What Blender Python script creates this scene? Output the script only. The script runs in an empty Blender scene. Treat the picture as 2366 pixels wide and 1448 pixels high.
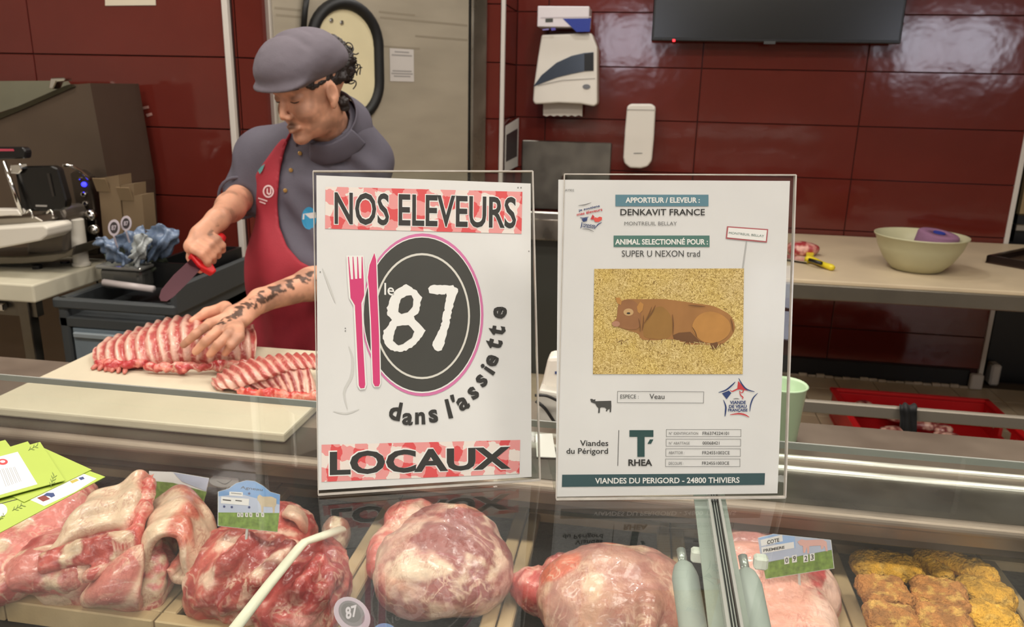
import bpy, bmesh, math, random
import numpy as np
from mathutils import Vector, Matrix
random.seed(7); rng = np.random.default_rng(7)
SC = bpy.context.scene
COL = SC.collection
# ------------------------------------------------------------------ camera (metres; X along the counter, Y away from the customer, Z up)
FPX, PITCH, YAW, ROLL, CAMH = 1837.6, 0.27644, 0.157056, -0.022589, 1.5
_cp, _sp, _cy, _sy = math.cos(PITCH), math.sin(PITCH), math.cos(YAW), math.sin(YAW)
FW = np.array([-_sy*_cp, _cy*_cp, -_sp]); RT = np.array([_cy, _sy, 0.0]); DN = np.cross(FW, RT)
R2 = math.cos(ROLL)*RT + math.sin(ROLL)*DN; D2 = -math.sin(ROLL)*RT + math.cos(ROLL)*DN
CAM = np.array([0.0, 0.0, CAMH])
cd = bpy.data.cameras.new('camera'); co = bpy.data.objects.new('camera', cd); COL.objects.link(co)
cd.sensor_fit = 'HORIZONTAL'; cd.sensor_width = 36.0; cd.lens = FPX/2366*36.0
cd.clip_start = 0.01; cd.clip_end = 100
cd.dof.use_dof = True; cd.dof.focus_distance = 0.80; cd.dof.aperture_fstop = 13.0
m = Matrix.Identity(4)
for i in range(3):
    m[i][0] = R2[i]; m[i][1] = -D2[i]; m[i][2] = -FW[i]; m[i][3] = CAM[i]
co.matrix_world = m; SC.camera = co
# ------------------------------------------------------------------ light and exposure
SC.view_settings.view_transform = 'Standard'; SC.view_settings.look = 'None'
SC.view_settings.gamma = 1.0; SC.view_settings.use_curve_mapping = False
SC.view_settings.exposure = 0.0
cy_ = SC.cycles; cy_.max_bounces = 6; cy_.diffuse_bounces = 3; cy_.glossy_bounces = 3; cy_.transmission_bounces = 3; cy_.transparent_max_bounces = 10
cy_.caustics_reflective = False; cy_.caustics_refractive = False; cy_.use_adaptive_sampling = True; cy_.adaptive_threshold = 0.03
w = bpy.data.worlds.new('world'); SC.world = w; w.use_nodes = True
w.node_tree.nodes['Background'].inputs[0].default_value = (1.0, 0.93, 0.85, 1)
w.node_tree.nodes['Background'].inputs[1].default_value = 0.40
def area_light(name, loc, sx, sy, power, col=(1.0, 0.93, 0.84), rot=(0, 0, 0)):
    l = bpy.data.lights.new(name, 'AREA'); l.shape = 'RECTANGLE'; l.size = sx; l.size_y = sy; l.energy = power; l.color = col
    o = bpy.data.objects.new(name, l); COL.objects.link(o); o.location = loc; o.rotation_euler = rot
    return o
CEIL = 3.0
LAMPS = [(-1.9, 0.55), (-0.3, 0.55), (1.3, 0.55), (-1.9, 2.0), (-0.1, 2.2), (1.4, 2.2), (-1.5, -1.3), (0.6, -1.3)]
LPOW = [25, 27, 25, 21, 17, 15, 22, 22]
for (lx, ly), lp in zip(LAMPS, LPOW):
    area_light('panel_light', (lx, ly, CEIL-0.035), 0.9, 0.3, lp)
SPOTS = [(-0.64, 4.0-0.10), (-0.13, 3.16)]
for lx, ly in SPOTS:
    area_light('downlight', (lx, ly, CEIL-0.02), 0.16, 0.16, 9, (1.0, 0.98, 0.95))
area_light('counter_led_light', (-.2, .305, 1.098), 3.8, .02, 7.5, (1.0, .90, .82), (math.radians(38), 0, 0))
# ------------------------------------------------------------------ pixel helpers: a point of the photo on a real plane
def ray(px, py): return FW + (px-1183)/FPX*R2 + (py-724)/FPX*D2
def UZ(px, py, z): d = ray(px, py); return CAM + d*(z-CAMH)/d[2]
def UY(px, py, y): d = ray(px, py); return CAM + d*y/d[1]
def UP(px, py, p0, n): d = ray(px, py); return CAM + d*((np.asarray(p0)-CAM) @ n)/(d @ n)
# ------------------------------------------------------------------ object helpers
ORG = {}
def tag(o, label=None, cat=None, group=None, kind=None):
    if label: o['label'] = label
    if cat: o['category'] = cat
    if group: o['group'] = group
    if kind: o['kind'] = kind
    return o
def thing(name, label, cat, loc, group=None):
    o = bpy.data.objects.new(name, None); COL.objects.link(o); o.location = loc; o.empty_display_size = 0.05
    ORG[o] = np.array(loc, float); return tag(o, label, cat, group)
def place(o, org, parent):
    COL.objects.link(o); ORG[o] = np.array(org, float)
    if parent is not None:
        o.parent = parent; o.location = ORG[o]-ORG[parent]
    else: o.location = org
def mk(name, vf, mat=None, parent=None, smooth=False, cols=None, uv=None, org=None, label=None):
    V = np.asarray(vf[0], float); F = vf[1]
    if org is None:
        mn, mx = V.min(0), V.max(0); org = np.array([(mn[0]+mx[0])/2, (mn[1]+mx[1])/2, mn[2]])
    me = bpy.data.meshes.new(name)
    if isinstance(F, np.ndarray):
        n = len(F); k = F.shape[1]
        me.vertices.add(len(V)); me.vertices.foreach_set('co', (V-org).astype(np.float32).ravel())
        me.loops.add(n*k); me.loops.foreach_set('vertex_index', F.astype(np.int32).ravel())
        me.polygons.add(n); me.polygons.foreach_set('loop_start', np.arange(0, n*k, k, dtype=np.int32))
        me.polygons.foreach_set('loop_total', np.full(n, k, dtype=np.int32))
        me.update(calc_edges=True)
    else:
        me.from_pydata([tuple(p) for p in (V-org)], [], F); me.update()
    if smooth: me.polygons.foreach_set('use_smooth', np.ones(len(me.polygons), dtype=bool))
    if cols is not None:
        a = me.attributes.new('Col', 'FLOAT_COLOR', 'POINT')
        c4 = np.ones((len(V), 4), np.float32); c4[:, :3] = cols; a.data.foreach_set('color', c4.ravel())
    if uv is not None:
        a = me.attributes.new('uvp', 'FLOAT_VECTOR', 'POINT')
        c3 = np.zeros((len(V), 3), np.float32); c3[:, :2] = np.asarray(uv)[:, :2]; a.data.foreach_set('vector', c3.ravel())
    if mat is not None: me.materials.append(mat)
    o = bpy.data.objects.new(name, me); place(o, org, parent)
    if label: o['label'] = label
    return o
def dupe(src, delta, parent=None, name=None):
    o = src.copy(); COL.objects.link(o); o.parent = parent; o.location = src.location+Vector(delta)
    if name: o.name = name
    ORG[o] = ORG[src]+np.array(delta); return o
def copy_tree(src, delta, label=None):
    r = dupe(src, delta)
    if label: r['label'] = label
    for ch in list(src.children):
        c = ch.copy(); COL.objects.link(c); c.parent = r; ORG[c] = ORG[ch]+np.array(delta)
        for g in list(ch.children):
            d = g.copy(); COL.objects.link(d); d.parent = c
    return r
def struct(o): o['kind'] = 'structure'; return o
# ------------------------------------------------------------------ shapes: every one returns (verts, faces) in world coordinates
def join(L):
    V = []; F = []; n = 0
    for v, f in L:
        V.append(np.asarray(v, float)); F += [[i+n for i in q] for q in (f.tolist() if isinstance(f, np.ndarray) else f)]; n += len(v)
    return np.concatenate(V), F
def xf(vf, M):
    V = np.asarray(vf[0], float); M = np.array(M)
    return V @ M[:3, :3].T + M[:3, 3], vf[1]
def rotz(vf, a, c=(0, 0, 0)):
    M = Matrix.Translation(Vector(c)) @ Matrix.Rotation(a, 4, 'Z') @ Matrix.Translation(-Vector(c)); return xf(vf, M)
def frame(o, u, v, n):
    M = np.eye(4); M[:3, 0] = u; M[:3, 1] = v; M[:3, 2] = n; M[:3, 3] = o; return M
def box(x0, x1, y0, y1, z0, z1, bev=0.0, seg=1):
    V = np.array([(x, y, z) for x in (x0, x1) for y in (y0, y1) for z in (z0, z1)], float)
    F = [[0, 1, 3, 2], [4, 6, 7, 5], [0, 4, 5, 1], [2, 3, 7, 6], [0, 2, 6, 4], [1, 5, 7, 3]]
    if bev <= 0: return V, F
    return bevel((V, F), bev, seg)
def bevel(vf, bev, seg=1, ang=0.5):
    bm = bmesh.new(); vs = [bm.verts.new(p) for p in vf[0]]
    for f in vf[1]: bm.faces.new([vs[i] for i in f])
    bm.normal_update()
    ed = [e for e in bm.edges if e.is_manifold and e.calc_face_angle(0) > ang]
    bmesh.ops.bevel(bm, geom=ed, offset=bev, segments=seg, affect='EDGES', profile=0.5, clamp_overlap=True)
    bm.verts.index_update()
    out = np.array([v.co[:] for v in bm.verts]), [[v.index for v in f.verts] for f in bm.faces]
    bm.free(); return out
def prism(pts, ext):
    P = np.asarray(pts, float); e = np.asarray(ext, float); n = len(P)
    V = np.concatenate([P, P+e]); F = [list(range(n))[::-1], list(range(n, 2*n))]
    F += [[i, (i+1) % n, (i+1) % n+n, i+n] for i in range(n)]
    nrm = np.zeros(3)
    for i in range(n): nrm += np.cross(P[i]-P[0], P[(i+1) % n]-P[0])
    if nrm @ e < 0: F = [f[::-1] for f in F]
    return V, F
def catmull(P, n, closed=False):
    P = np.asarray(P, float); out = []
    N = len(P); T = np.linspace(0, N if closed else N-1, n, endpoint=not closed)
    for t in T:
        i = int(min(math.floor(t), (N if closed else N-1)-1)); f = t-i
        g = (lambda k: P[k % N]) if closed else (lambda k: P[max(0, min(N-1, k))])
        a, b, c, d = g(i-1), g(i), g(i+1), g(i+2)
        out.append(0.5*(2*b+(c-a)*f+(2*a-5*b+4*c-d)*f*f+(3*b-a-3*c+d)*f**3))
    return np.array(out)
def tube(path, r, n=10, cap=True, ell=1.0):
    P = np.asarray(path, float); m = len(P); r = np.full(m, r) if np.isscalar(r) else np.asarray(r, float)
    V = []; F = []; up = np.array([0, 0, 1.0]); pu = None
    for i in range(m):
        t = P[min(i+1, m-1)]-P[max(i-1, 0)]; t /= np.linalg.norm(t)+1e-12
        if pu is None: a = np.cross(t, up if abs(t[2]) < 0.9 else np.array([1.0, 0, 0]))
        else: a = pu-t*(pu @ t)
        a /= np.linalg.norm(a)+1e-12; pu = a; b = np.cross(t, a)
        for k in range(n):
            q = 2*math.pi*k/n; V.append(P[i]+r[i]*(a*math.cos(q)+b*ell*math.sin(q)))
    for i in range(m-1):
        for k in range(n): F.append([i*n+k, i*n+(k+1) % n, (i+1)*n+(k+1) % n, (i+1)*n+k])
    if cap: F += [list(range(n))[::-1], list(range((m-1)*n, m*n))]
    return np.array(V), F
def lathe(prof, c, n=28, cap=True):
    V = []; F = []; m = len(prof)
    for r, z in prof:
        for k in range(n):
            q = 2*math.pi*k/n; V.append((c[0]+r*math.cos(q), c[1]+r*math.sin(q), c[2]+z))
    for i in range(m-1):
        for k in range(n): F.append([i*n+k, i*n+(k+1) % n, (i+1)*n+(k+1) % n, (i+1)*n+k])
    if cap: F += [list(range(n))[::-1], list(range((m-1)*n, m*n))]
    return np.array(V), F
def orient(vf, c, axis):
    """turn a shape built around the world origin with axis +Z so that +Z points along axis, then move it to c"""
    q = Vector((0, 0, 1)).rotation_difference(Vector(axis)).to_matrix().to_4x4()
    return xf(vf, Matrix.Translation(Vector(c)) @ q)
def sheet(G, nu, nv, th, colf=None, wob=None):
    """thick smooth sheet through a grid of control points; returns (verts, faces, cols)"""
    G = np.asarray(G, float)
    A = np.stack([catmull(G[:, j], nu) for j in range(G.shape[1])], 1)
    B = np.stack([catmull(A[i], nv) for i in range(nu)], 0)
    u, v = np.meshgrid(np.linspace(0, 1, nu), np.linspace(0, 1, nv), indexing='ij')
    du = np.gradient(B, axis=0); dv = np.gradient(B, axis=1); N = np.cross(du, dv); N /= np.linalg.norm(N, axis=2, keepdims=True)+1e-9
    if wob is not None: B = B+N*wob(u, v)[..., None]
    t = (th(u, v) if callable(th) else np.full(u.shape, th))
    edge = np.minimum(np.minimum(u*(nu-1), (1-u)*(nu-1)), np.minimum(v*(nv-1), (1-v)*(nv-1)))
    t = t*np.sqrt(np.clip((edge+0.35)/3.0, 0, 1))
    top = (B+N*t[..., None]/2).reshape(-1, 3); bot = (B-N*t[..., None]/2).reshape(-1, 3); n = nu*nv
    V = np.concatenate([top, bot]); F = []
    for i in range(nu-1):
        for j in range(nv-1):
            a = i*nv+j; F.append([a, a+nv, a+nv+1, a+1]); F.append([n+a, n+a+1, n+a+nv+1, n+a+nv])
    ring = [j for j in range(nv)]+[i*nv+nv-1 for i in range(1, nu)]+[(nu-1)*nv+j for j in range(nv-2, -1, -1)]+[i*nv for i in range(nu-2, 0, -1)]
    for k in range(len(ring)):
        a, b = ring[k], ring[(k+1) % len(ring)]; F.append([a, b, n+b, n+a])
    cols = None
    if colf is not None:
        cols = np.concatenate([colf(u.ravel(), v.ravel(), 0, top), colf(u.ravel(), v.ravel(), 1, bot)])
    return V, F, cols
# ------------------------------------------------------------------ noise in numpy
def _h(ix, iy, iz, s):
    x = np.sin(ix*127.1+iy*311.7+iz*74.7+s*53.3)*43758.5453; return x-np.floor(x)
def vnoise(P, sc, s=0):
    P = np.asarray(P, float)*sc; i = np.floor(P); f = P-i; f = f*f*(3-2*f); x, y, z = i[:, 0], i[:, 1], i[:, 2]; a, b, c = f[:, 0], f[:, 1], f[:, 2]
    L = lambda p, q, t: p*(1-t)+q*t
    return L(L(L(_h(x, y, z, s), _h(x+1, y, z, s), a), L(_h(x, y+1, z, s), _h(x+1, y+1, z, s), a), b),
             L(L(_h(x, y, z+1, s), _h(x+1, y, z+1, s), a), L(_h(x, y+1, z+1, s), _h(x+1, y+1, z+1, s), a), b), c)
def fbm(P, sc, s=0, o=3):
    r = 0; a = 0.5
    for k in range(o): r = r+a*vnoise(P, sc*2**k, s+k*7); a *= 0.5
    return r/(1-0.5**o)
# ------------------------------------------------------------------ implicit surfaces (for bodies, meat, cloth): primitives, smooth union, surface nets
def pc(a, b, ra, rb=None, k=0.01, op='u'):
    a = np.asarray(a, float); b = np.asarray(b, float); rb = ra if rb is None else rb; ab = b-a; L2 = ab @ ab+1e-12
    def f(P):
        t = np.clip(((P-a) @ ab)/L2, 0, 1); return np.linalg.norm(P-a-t[:, None]*ab, axis=1)-(ra+t*(rb-ra))
    return (f, (a+b)/2, np.linalg.norm(ab)/2+max(ra, rb), k, op)
def pe(c, r, R=None, k=0.01, op='u'):
    c = np.asarray(c, float); r = np.asarray(r, float); R = np.eye(3) if R is None else np.asarray(R, float)   # columns of R: the axes
    def f(P):
        q = (P-c) @ R; k0 = np.linalg.norm(q/r, axis=1); k1 = np.linalg.norm(q/(r*r), axis=1)+1e-9; return k0*(k0-1)/k1
    return (f, c, r.max(), k, op)
def pb(c, hs, R=None, rad=0.01, k=0.01, op='u'):
    c = np.asarray(c, float); hs = np.asarray(hs, float); R = np.eye(3) if R is None else np.asarray(R, float)
    def f(P):
        q = np.abs((P-c) @ R)-hs+rad; return np.linalg.norm(np.maximum(q, 0), axis=1)+np.minimum(q.max(1), 0)-rad
    return (f, c, np.linalg.norm(hs), k, op)
def pplane(p, n, k=0.003):
    p = np.asarray(p, float); n = np.asarray(n, float)/np.linalg.norm(n)
    return (lambda P: (P-p) @ n, p, 99.0, k, 'i')            # keeps the side n points away from
def smin(a, b, k):
    h = np.clip(0.5+0.5*(b-a)/k, 0, 1); return b*(1-h)+a*h-k*h*(1-h)
def ev(prims, P):
    d = np.full(len(P), 1.0)
    for f, c, r, k, op in prims:
        q = f(P)
        if op == 'u': d = smin(d, q, k)
        elif op == 's': d = -smin(-d, q, k)
        else: d = -smin(-d, -q, k)
    return d
def sdf_mesh(prims, h, extra=None, pad=0.03):
    us = [p for p in prims if p[4] == 'u']
    lo = np.min([p[1]-p[2] for p in us], 0)-pad; hi = np.max([p[1]+p[2] for p in us], 0)+pad
    n = 16; B = n*h; nb = np.ceil((hi-lo)/B).astype(int); Rb = B*0.8661
    ax = np.arange(n+1)*h; gx, gy, gz = np.meshgrid(ax, ax, ax, indexing='ij'); base = np.stack([gx.ravel(), gy.ravel(), gz.ravel()], 1)
    cells = []; verts = []; e3 = []
    K = lambda I: (I[:, 0]*100000+I[:, 1])*100000+I[:, 2]
    for bi in range(nb[0]):
        for bj in range(nb[1]):
            for bk in range(nb[2]):
                c0 = lo+np.array([bi, bj, bk])*B; cc = c0+B/2
                pr = [p for p in prims if np.linalg.norm(cc-p[1])-p[2] < Rb+p[3]+h]
                if not any(p[4] == 'u' for p in pr): continue
                dc = ev(pr, cc[None])[0]
                if abs(dc) > Rb*1.35+0.004: continue
                D = ev(pr, base+c0)
                if extra is not None: D = D+extra(base+c0)
                D = D.reshape(n+1, n+1, n+1); S = D < 0
                if S.all() or not S.any(): continue
                cn = np.zeros((n, n, n), int)
                for dx in (0, 1):
                    for dy in (0, 1):
                        for dz in (0, 1): cn += S[dx:n+dx, dy:n+dy, dz:n+dz]
                I = np.argwhere((cn > 0) & (cn < 8))
                if not len(I): continue
                acc = np.zeros((len(I), 3)); cnt = np.zeros(len(I))
                for a in range(3):
                    o1, o2 = [q for q in range(3) if q != a]
                    for s1 in (0, 1):
                        for s2 in (0, 1):
                            p = I.copy(); p[:, o1] += s1; p[:, o2] += s2; q = p.copy(); q[:, a] += 1
                            d0 = D[p[:, 0], p[:, 1], p[:, 2]]; d1 = D[q[:, 0], q[:, 1], q[:, 2]]; mk_ = (d0 < 0) != (d1 < 0)
                            t = np.where(mk_, d0/np.where(mk_, d0-d1, 1), 0); pt = p.astype(float); pt[:, a] += t
                            acc[mk_] += pt[mk_]; cnt[mk_] += 1
                G = I+np.array([bi, bj, bk])*n
                cells.append(G); verts.append(c0+acc/cnt[:, None]*h)
                d0 = D[I[:, 0], I[:, 1], I[:, 2]] < 0
                e3.append(np.stack([np.where(d0 != (D[I[:, 0]+1, I[:, 1], I[:, 2]] < 0), np.where(d0, 1, -1), 0),
                                    np.where(d0 != (D[I[:, 0], I[:, 1]+1, I[:, 2]] < 0), np.where(d0, 1, -1), 0),
                                    np.where(d0 != (D[I[:, 0], I[:, 1], I[:, 2]+1] < 0), np.where(d0, 1, -1), 0)], 1))
    G = np.concatenate(cells); V = np.concatenate(verts); E3 = np.concatenate(e3)
    key = K(G); od = np.argsort(key); ks = key[od]
    def look(I):
        k = K(I); j = np.clip(np.searchsorted(ks, k), 0, len(ks)-1); return np.where(ks[j] == k, od[j], -1)
    Fs = []
    for a in range(3):
        b, c = (a+1) % 3, (a+2) % 3; sel = np.nonzero(E3[:, a])[0]
        if not len(sel): continue
        g = G[sel]; gb = g.copy(); gb[:, b] -= 1; gc = g.copy(); gc[:, c] -= 1; gbc = gb.copy(); gbc[:, c] -= 1
        q = np.stack([sel, look(gb), look(gbc), look(gc)], 1); ok = (q >= 0).all(1); q = q[ok]; sg = E3[sel, a][ok]
        q[sg < 0] = q[sg < 0][:, ::-1]; Fs.append(q)
    return V, np.concatenate(Fs)
def vnormals(V, F):
    N = np.zeros_like(V); f = F
    n = np.cross(V[f[:, 2]]-V[f[:, 0]], V[f[:, 3]]-V[f[:, 1]])
    for k in range(4): np.add.at(N, f[:, k], n)
    return N/(np.linalg.norm(N, axis=1, keepdims=True)+1e-12)
# ------------------------------------------------------------------ materials
def lin(c):
    c = np.asarray(c, float)/255.0; return np.where(c <= 0.04045, c/12.92, ((c+0.055)/1.055)**2.4)
_MC = {}
def mat(name, col=(128, 128, 128), rough=0.5, metal=0.0, var=0.0, vsc=8.0, bump=0.0, bsc=60.0, emit=None, coat=0.0, sss=0.0, attr=False, spec=0.5, rvar=0.0, stretch=None, alpha=None, detail=3.0):
    if name in _MC: return _MC[name]
    M = bpy.data.materials.new(name); M.use_nodes = True; nt = M.node_tree; N = nt.nodes; L = nt.links; P = N['Principled BSDF']
    P.inputs['Roughness'].default_value = rough; P.inputs['Metallic'].default_value = metal; P.inputs['Specular IOR Level'].default_value = spec
    c = tuple(lin(col))+(1,); P.inputs['Base Color'].default_value = c
    tc = N.new('ShaderNodeTexCoord'); src = tc.outputs['Object']
    if stretch:
        mp = N.new('ShaderNodeMapping'); mp.inputs['Scale'].default_value = stretch; L.new(src, mp.inputs[0]); src = mp.outputs[0]
    base = None
    if attr:
        at = N.new('ShaderNodeAttribute'); at.attribute_name = 'Col'; base = at.outputs['Color']; L.new(base, P.inputs['Base Color'])
    if var > 0 or rvar > 0:
        nz = N.new('ShaderNodeTexNoise'); nz.inputs['Scale'].default_value = vsc; nz.inputs['Detail'].default_value = detail; L.new(src, nz.inputs['Vector'])
        if var > 0:
            mr = N.new('ShaderNodeMapRange'); mr.inputs[1].default_value = 0.25; mr.inputs[2].default_value = 0.75; mr.inputs[3].default_value = 1-var; mr.inputs[4].default_value = 1+var
            L.new(nz.outputs['Fac'], mr.inputs[0]); mx = N.new('ShaderNodeVectorMath'); mx.operation = 'SCALE'
            if base is None: mx.inputs[0].default_value = c[:3]
            else: L.new(base, mx.inputs[0])
            L.new(mr.outputs[0], mx.inputs['Scale']); L.new(mx.outputs[0], P.inputs['Base Color'])
        if rvar > 0:
            mr2 = N.new('ShaderNodeMapRange'); mr2.inputs[1].default_value = 0.3; mr2.inputs[2].default_value = 0.7; mr2.inputs[3].default_value = max(0.02, rough-rvar); mr2.inputs[4].default_value = rough+rvar
            L.new(nz.outputs['Fac'], mr2.inputs[0]); L.new(mr2.outputs[0], P.inputs['Roughness'])
    if bump > 0:
        nb = N.new('ShaderNodeTexNoise'); nb.inputs['Scale'].default_value = bsc; nb.inputs['Detail'].default_value = 3.0; L.new(src, nb.inputs['Vector'])
        bp = N.new('ShaderNodeBump'); bp.inputs['Strength'].default_value = bump; bp.inputs['Distance'].default_value = 0.01; L.new(nb.outputs['Fac'], bp.inputs['Height']); L.new(bp.outputs[0], P.inputs['Normal'])
    if emit: P.inputs['Emission Color'].default_value = tuple(lin(emit[0]))+(1,); P.inputs['Emission Strength'].default_value = emit[1]
    if coat: P.inputs['Coat Weight'].default_value = coat; P.inputs['Coat Roughness'].default_value = 0.08
    if sss: P.inputs['Subsurface Weight'].default_value = sss; P.inputs['Subsurface Radius'].default_value = (0.01, 0.004, 0.003); P.inputs['Subsurface Scale'].default_value = 1.0
    _MC[name] = M; return M
def thin_glass(name, tint=(235, 245, 240), ior=1.6, haze=0.0, rough=0.0):
    """clear thin pane: Fresnel reflection on the outer faces, the rest passes straight through"""
    M = bpy.data.materials.new(name); M.use_nodes = True; nt = M.node_tree; N = nt.nodes; L = nt.links
    for n in list(N):
        if n.type != 'OUTPUT_MATERIAL': N.remove(n)
    out = [n for n in N if n.type == 'OUTPUT_MATERIAL'][0]
    tr = N.new('ShaderNodeBsdfTransparent'); tr.inputs[0].default_value = tuple(lin(tint))+(1,)
    gl = N.new('ShaderNodeBsdfGlossy'); gl.inputs['Roughness'].default_value = rough
    fr = N.new('ShaderNodeFresnel'); fr.inputs[0].default_value = ior
    ge = N.new('ShaderNodeNewGeometry'); iv = N.new('ShaderNodeMath'); iv.operation = 'SUBTRACT'; iv.inputs[0].default_value = 1.0; L.new(ge.outputs['Backfacing'], iv.inputs[1])
    mu = N.new('ShaderNodeMath'); mu.operation = 'MULTIPLY'; L.new(fr.outputs[0], mu.inputs[0]); L.new(iv.outputs[0], mu.inputs[1])
    mx = N.new('ShaderNodeMixShader'); L.new(mu.outputs[0], mx.inputs[0]); L.new(gl.outputs[0], mx.inputs[2])
    if haze > 0:
        df = N.new('ShaderNodeBsdfDiffuse'); df.inputs[0].default_value = (0.8, 0.82, 0.8, 1); m2 = N.new('ShaderNodeMixShader')
        nz = N.new('ShaderNodeTexNoise'); nz.inputs['Scale'].default_value = 9.0; nz.inputs['Detail'].default_value = 8.0
        mr = N.new('ShaderNodeMapRange'); mr.inputs[1].default_value = 0.35; mr.inputs[2].default_value = 0.75; mr.inputs[3].default_value = haze*0.3; mr.inputs[4].default_value = haze*1.7
        tc = N.new('ShaderNodeTexCoord'); L.new(tc.outputs['Object'], nz.inputs['Vector'])
        L.new(nz.outputs['Fac'], mr.inputs[0]); L.new(mr.outputs[0], m2.inputs[0]); L.new(tr.outputs[0], m2.inputs[1]); L.new(df.outputs[0], m2.inputs[2]); L.new(m2.outputs[0], mx.inputs[1])
    else: L.new(tr.outputs[0], mx.inputs[1])
    L.new(mx.outputs[0], out.inputs[0]); _MC[name] = M; return M
STEEL = mat('brushed_steel', (172, 166, 156), 0.32, 1.0, var=0.12, vsc=6, rvar=0.10, bump=0.03, bsc=30)
DSTEEL = mat('dull_steel', (120, 115, 106), 0.42, 1.0, var=0.15, vsc=10, rvar=0.12)
CHROME = mat('chrome', (215, 213, 208), 0.12, 1.0)
BLACK = mat('black_plastic', (14, 14, 15), 0.35)
WHITEP = mat('white_plastic', (222, 216, 205), 0.38, var=0.03, vsc=5)
RUBBER = mat('black_rubber', (10, 10, 10), 0.55)
# ------------------------------------------------------------------ text
_tc = [0]
def text_vf(s, bold=0.0):
    """flat text as (verts, faces) with x in 0..1 and y in 0..1 of its own box"""
    cu = bpy.data.curves.new('tmp_text', 'FONT'); cu.body = s; cu.offset = bold; cu.resolution_u = 3; cu.fill_mode = 'FRONT'
    o = bpy.data.objects.new('tmp_text', cu); COL.objects.link(o)
    me = bpy.data.meshes.new_from_object(o.evaluated_get(bpy.context.evaluated_depsgraph_get()))
    V = np.array([v.co[:] for v in me.vertices]); F = [list(p.vertices) for p in me.polygons]
    bpy.data.objects.remove(o); bpy.data.curves.remove(cu); bpy.data.meshes.remove(me)
    mn, mx = V.min(0), V.max(0); return np.stack([(V[:, 0]-mn[0])/(mx[0]-mn[0]), (V[:, 1]-mn[1])/(mx[1]-mn[1])], 1), F
# ================================================================== the setting
TILE = mat('red_glazed_tile', (97, 36, 29), 0.10, var=0.10, vsc=3, bump=0.22, bsc=5.0, spec=0.55)
GROUT = mat('dark_grout', (52, 22, 17), 0.8)
FTILE = mat('beige_floor_tile', (196, 178, 150), 0.35, var=0.10, vsc=9, rvar=0.1)
FGROUT = mat('floor_grout', (84, 70, 58), 0.8)
PAINT = mat('pale_paint', (205, 200, 190), 0.7)
WTRIM = mat('white_trim', (205, 198, 190), 0.4)
fl = struct(mk('floor', box(-4, 6, -5, 6, -0.12, -0.008), FGROUT))
fl2 = None
_ft = {}
def floor_tile(x0, x1, y0, y1):
    k = (round(x1-x0, 3), round(y1-y0, 3)); c = np.array([(x0+x1)/2, (y0+y1)/2, -0.008])
    if k in _ft: return dupe(_ft[k], c-ORG[_ft[k]], fl, 'floor_tile')
    o = mk('floor_tile', box(x0+.002, x1-.002, y0+.002, y1-.002, -0.008, 0.0, 0.0015), FTILE, fl, org=c); _ft[k] = o; return o
for i in range(-3, 8):
    for j in range(8): floor_tile(1.112+.2*i, 1.312+.2*i, 2.78+.2*j, 2.98+.2*j)
mk('far_tiling', join([box(-4, .512, -5, 4.38, -.008, 0), box(.512, 2.712, -5, 2.78, -.008, 0), box(2.712, 6, -5, 4.38, -.008, 0)]),
   mat('beige_floor_far', (196, 178, 150), 0.35, var=0.1, vsc=9), fl)['kind'] = 'stuff'
_tm = {}
def tile_wall(parent, o, u, n, xs, zs, keep=lambda x0, x1, z0, z1: True):
    o = np.array(o, float); u = np.array(u, float); n = np.array(n, float)
    for a in range(len(xs)-1):
        for b in range(len(zs)-1):
            x0, x1, z0, z1 = xs[a], xs[a+1], zs[b], zs[b+1]
            if not keep(x0, x1, z0, z1): continue
            k = (round(x1-x0, 3), round(z1-z0, 3), round(u[0], 3)); c = o+u*(x0+x1)/2+np.array([0, 0, (z0+z1)/2])
            if k in _tm: dupe(_tm[k], c-ORG[_tm[k]], None, 'wall_tile'); t = bpy.context.scene.objects[-1] if False else None; q = _last[0]
            else:
                w2, h2 = (x1-x0)/2-.0022, (z1-z0)/2-.0022
                vf = bevel(box(-w2, w2, -h2, h2, -.004, .006), .0015)
                M = frame(c, u, (0, 0, 1), n); q = mk('wall_tile', xf(vf, M), TILE, None, org=c); _tm[k] = q
            q.parent = parent; q.location = ORG[q]-ORG[parent]
_last = [None]
_dupe0 = dupe
def dupe(src, delta, parent=None, name=None):
    o = _dupe0(src, delta, parent, name); _last[0] = o
    if parent is not None: o.location = ORG[o]-ORG[parent]
    return o
ZL = [0.11]+[1.587-.267*k for k in range(5, -1, -1)]+[1.587+.267*k for k in range(1, 6)]
ZR = [0.105]+[1.883-.267*k for k in range(6, -1, -1)]+[1.883+.267*k for k in range(1, 5)]
# left wall, y = 2.95
wl = struct(mk('wall_left', box(-4, -1.563, 2.954, 3.10, 0, CEIL), GROUT))
tile_wall(wl, (0, 2.95, 0), (1, 0, 0), (0, -1, 0), [-4.0, -3.20, -2.40, -1.566], ZL)
struct(mk('trim_1', box(-1.584, -1.561, 2.934, 2.958, 0.0, CEIL, .003, 2), WTRIM))
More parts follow.
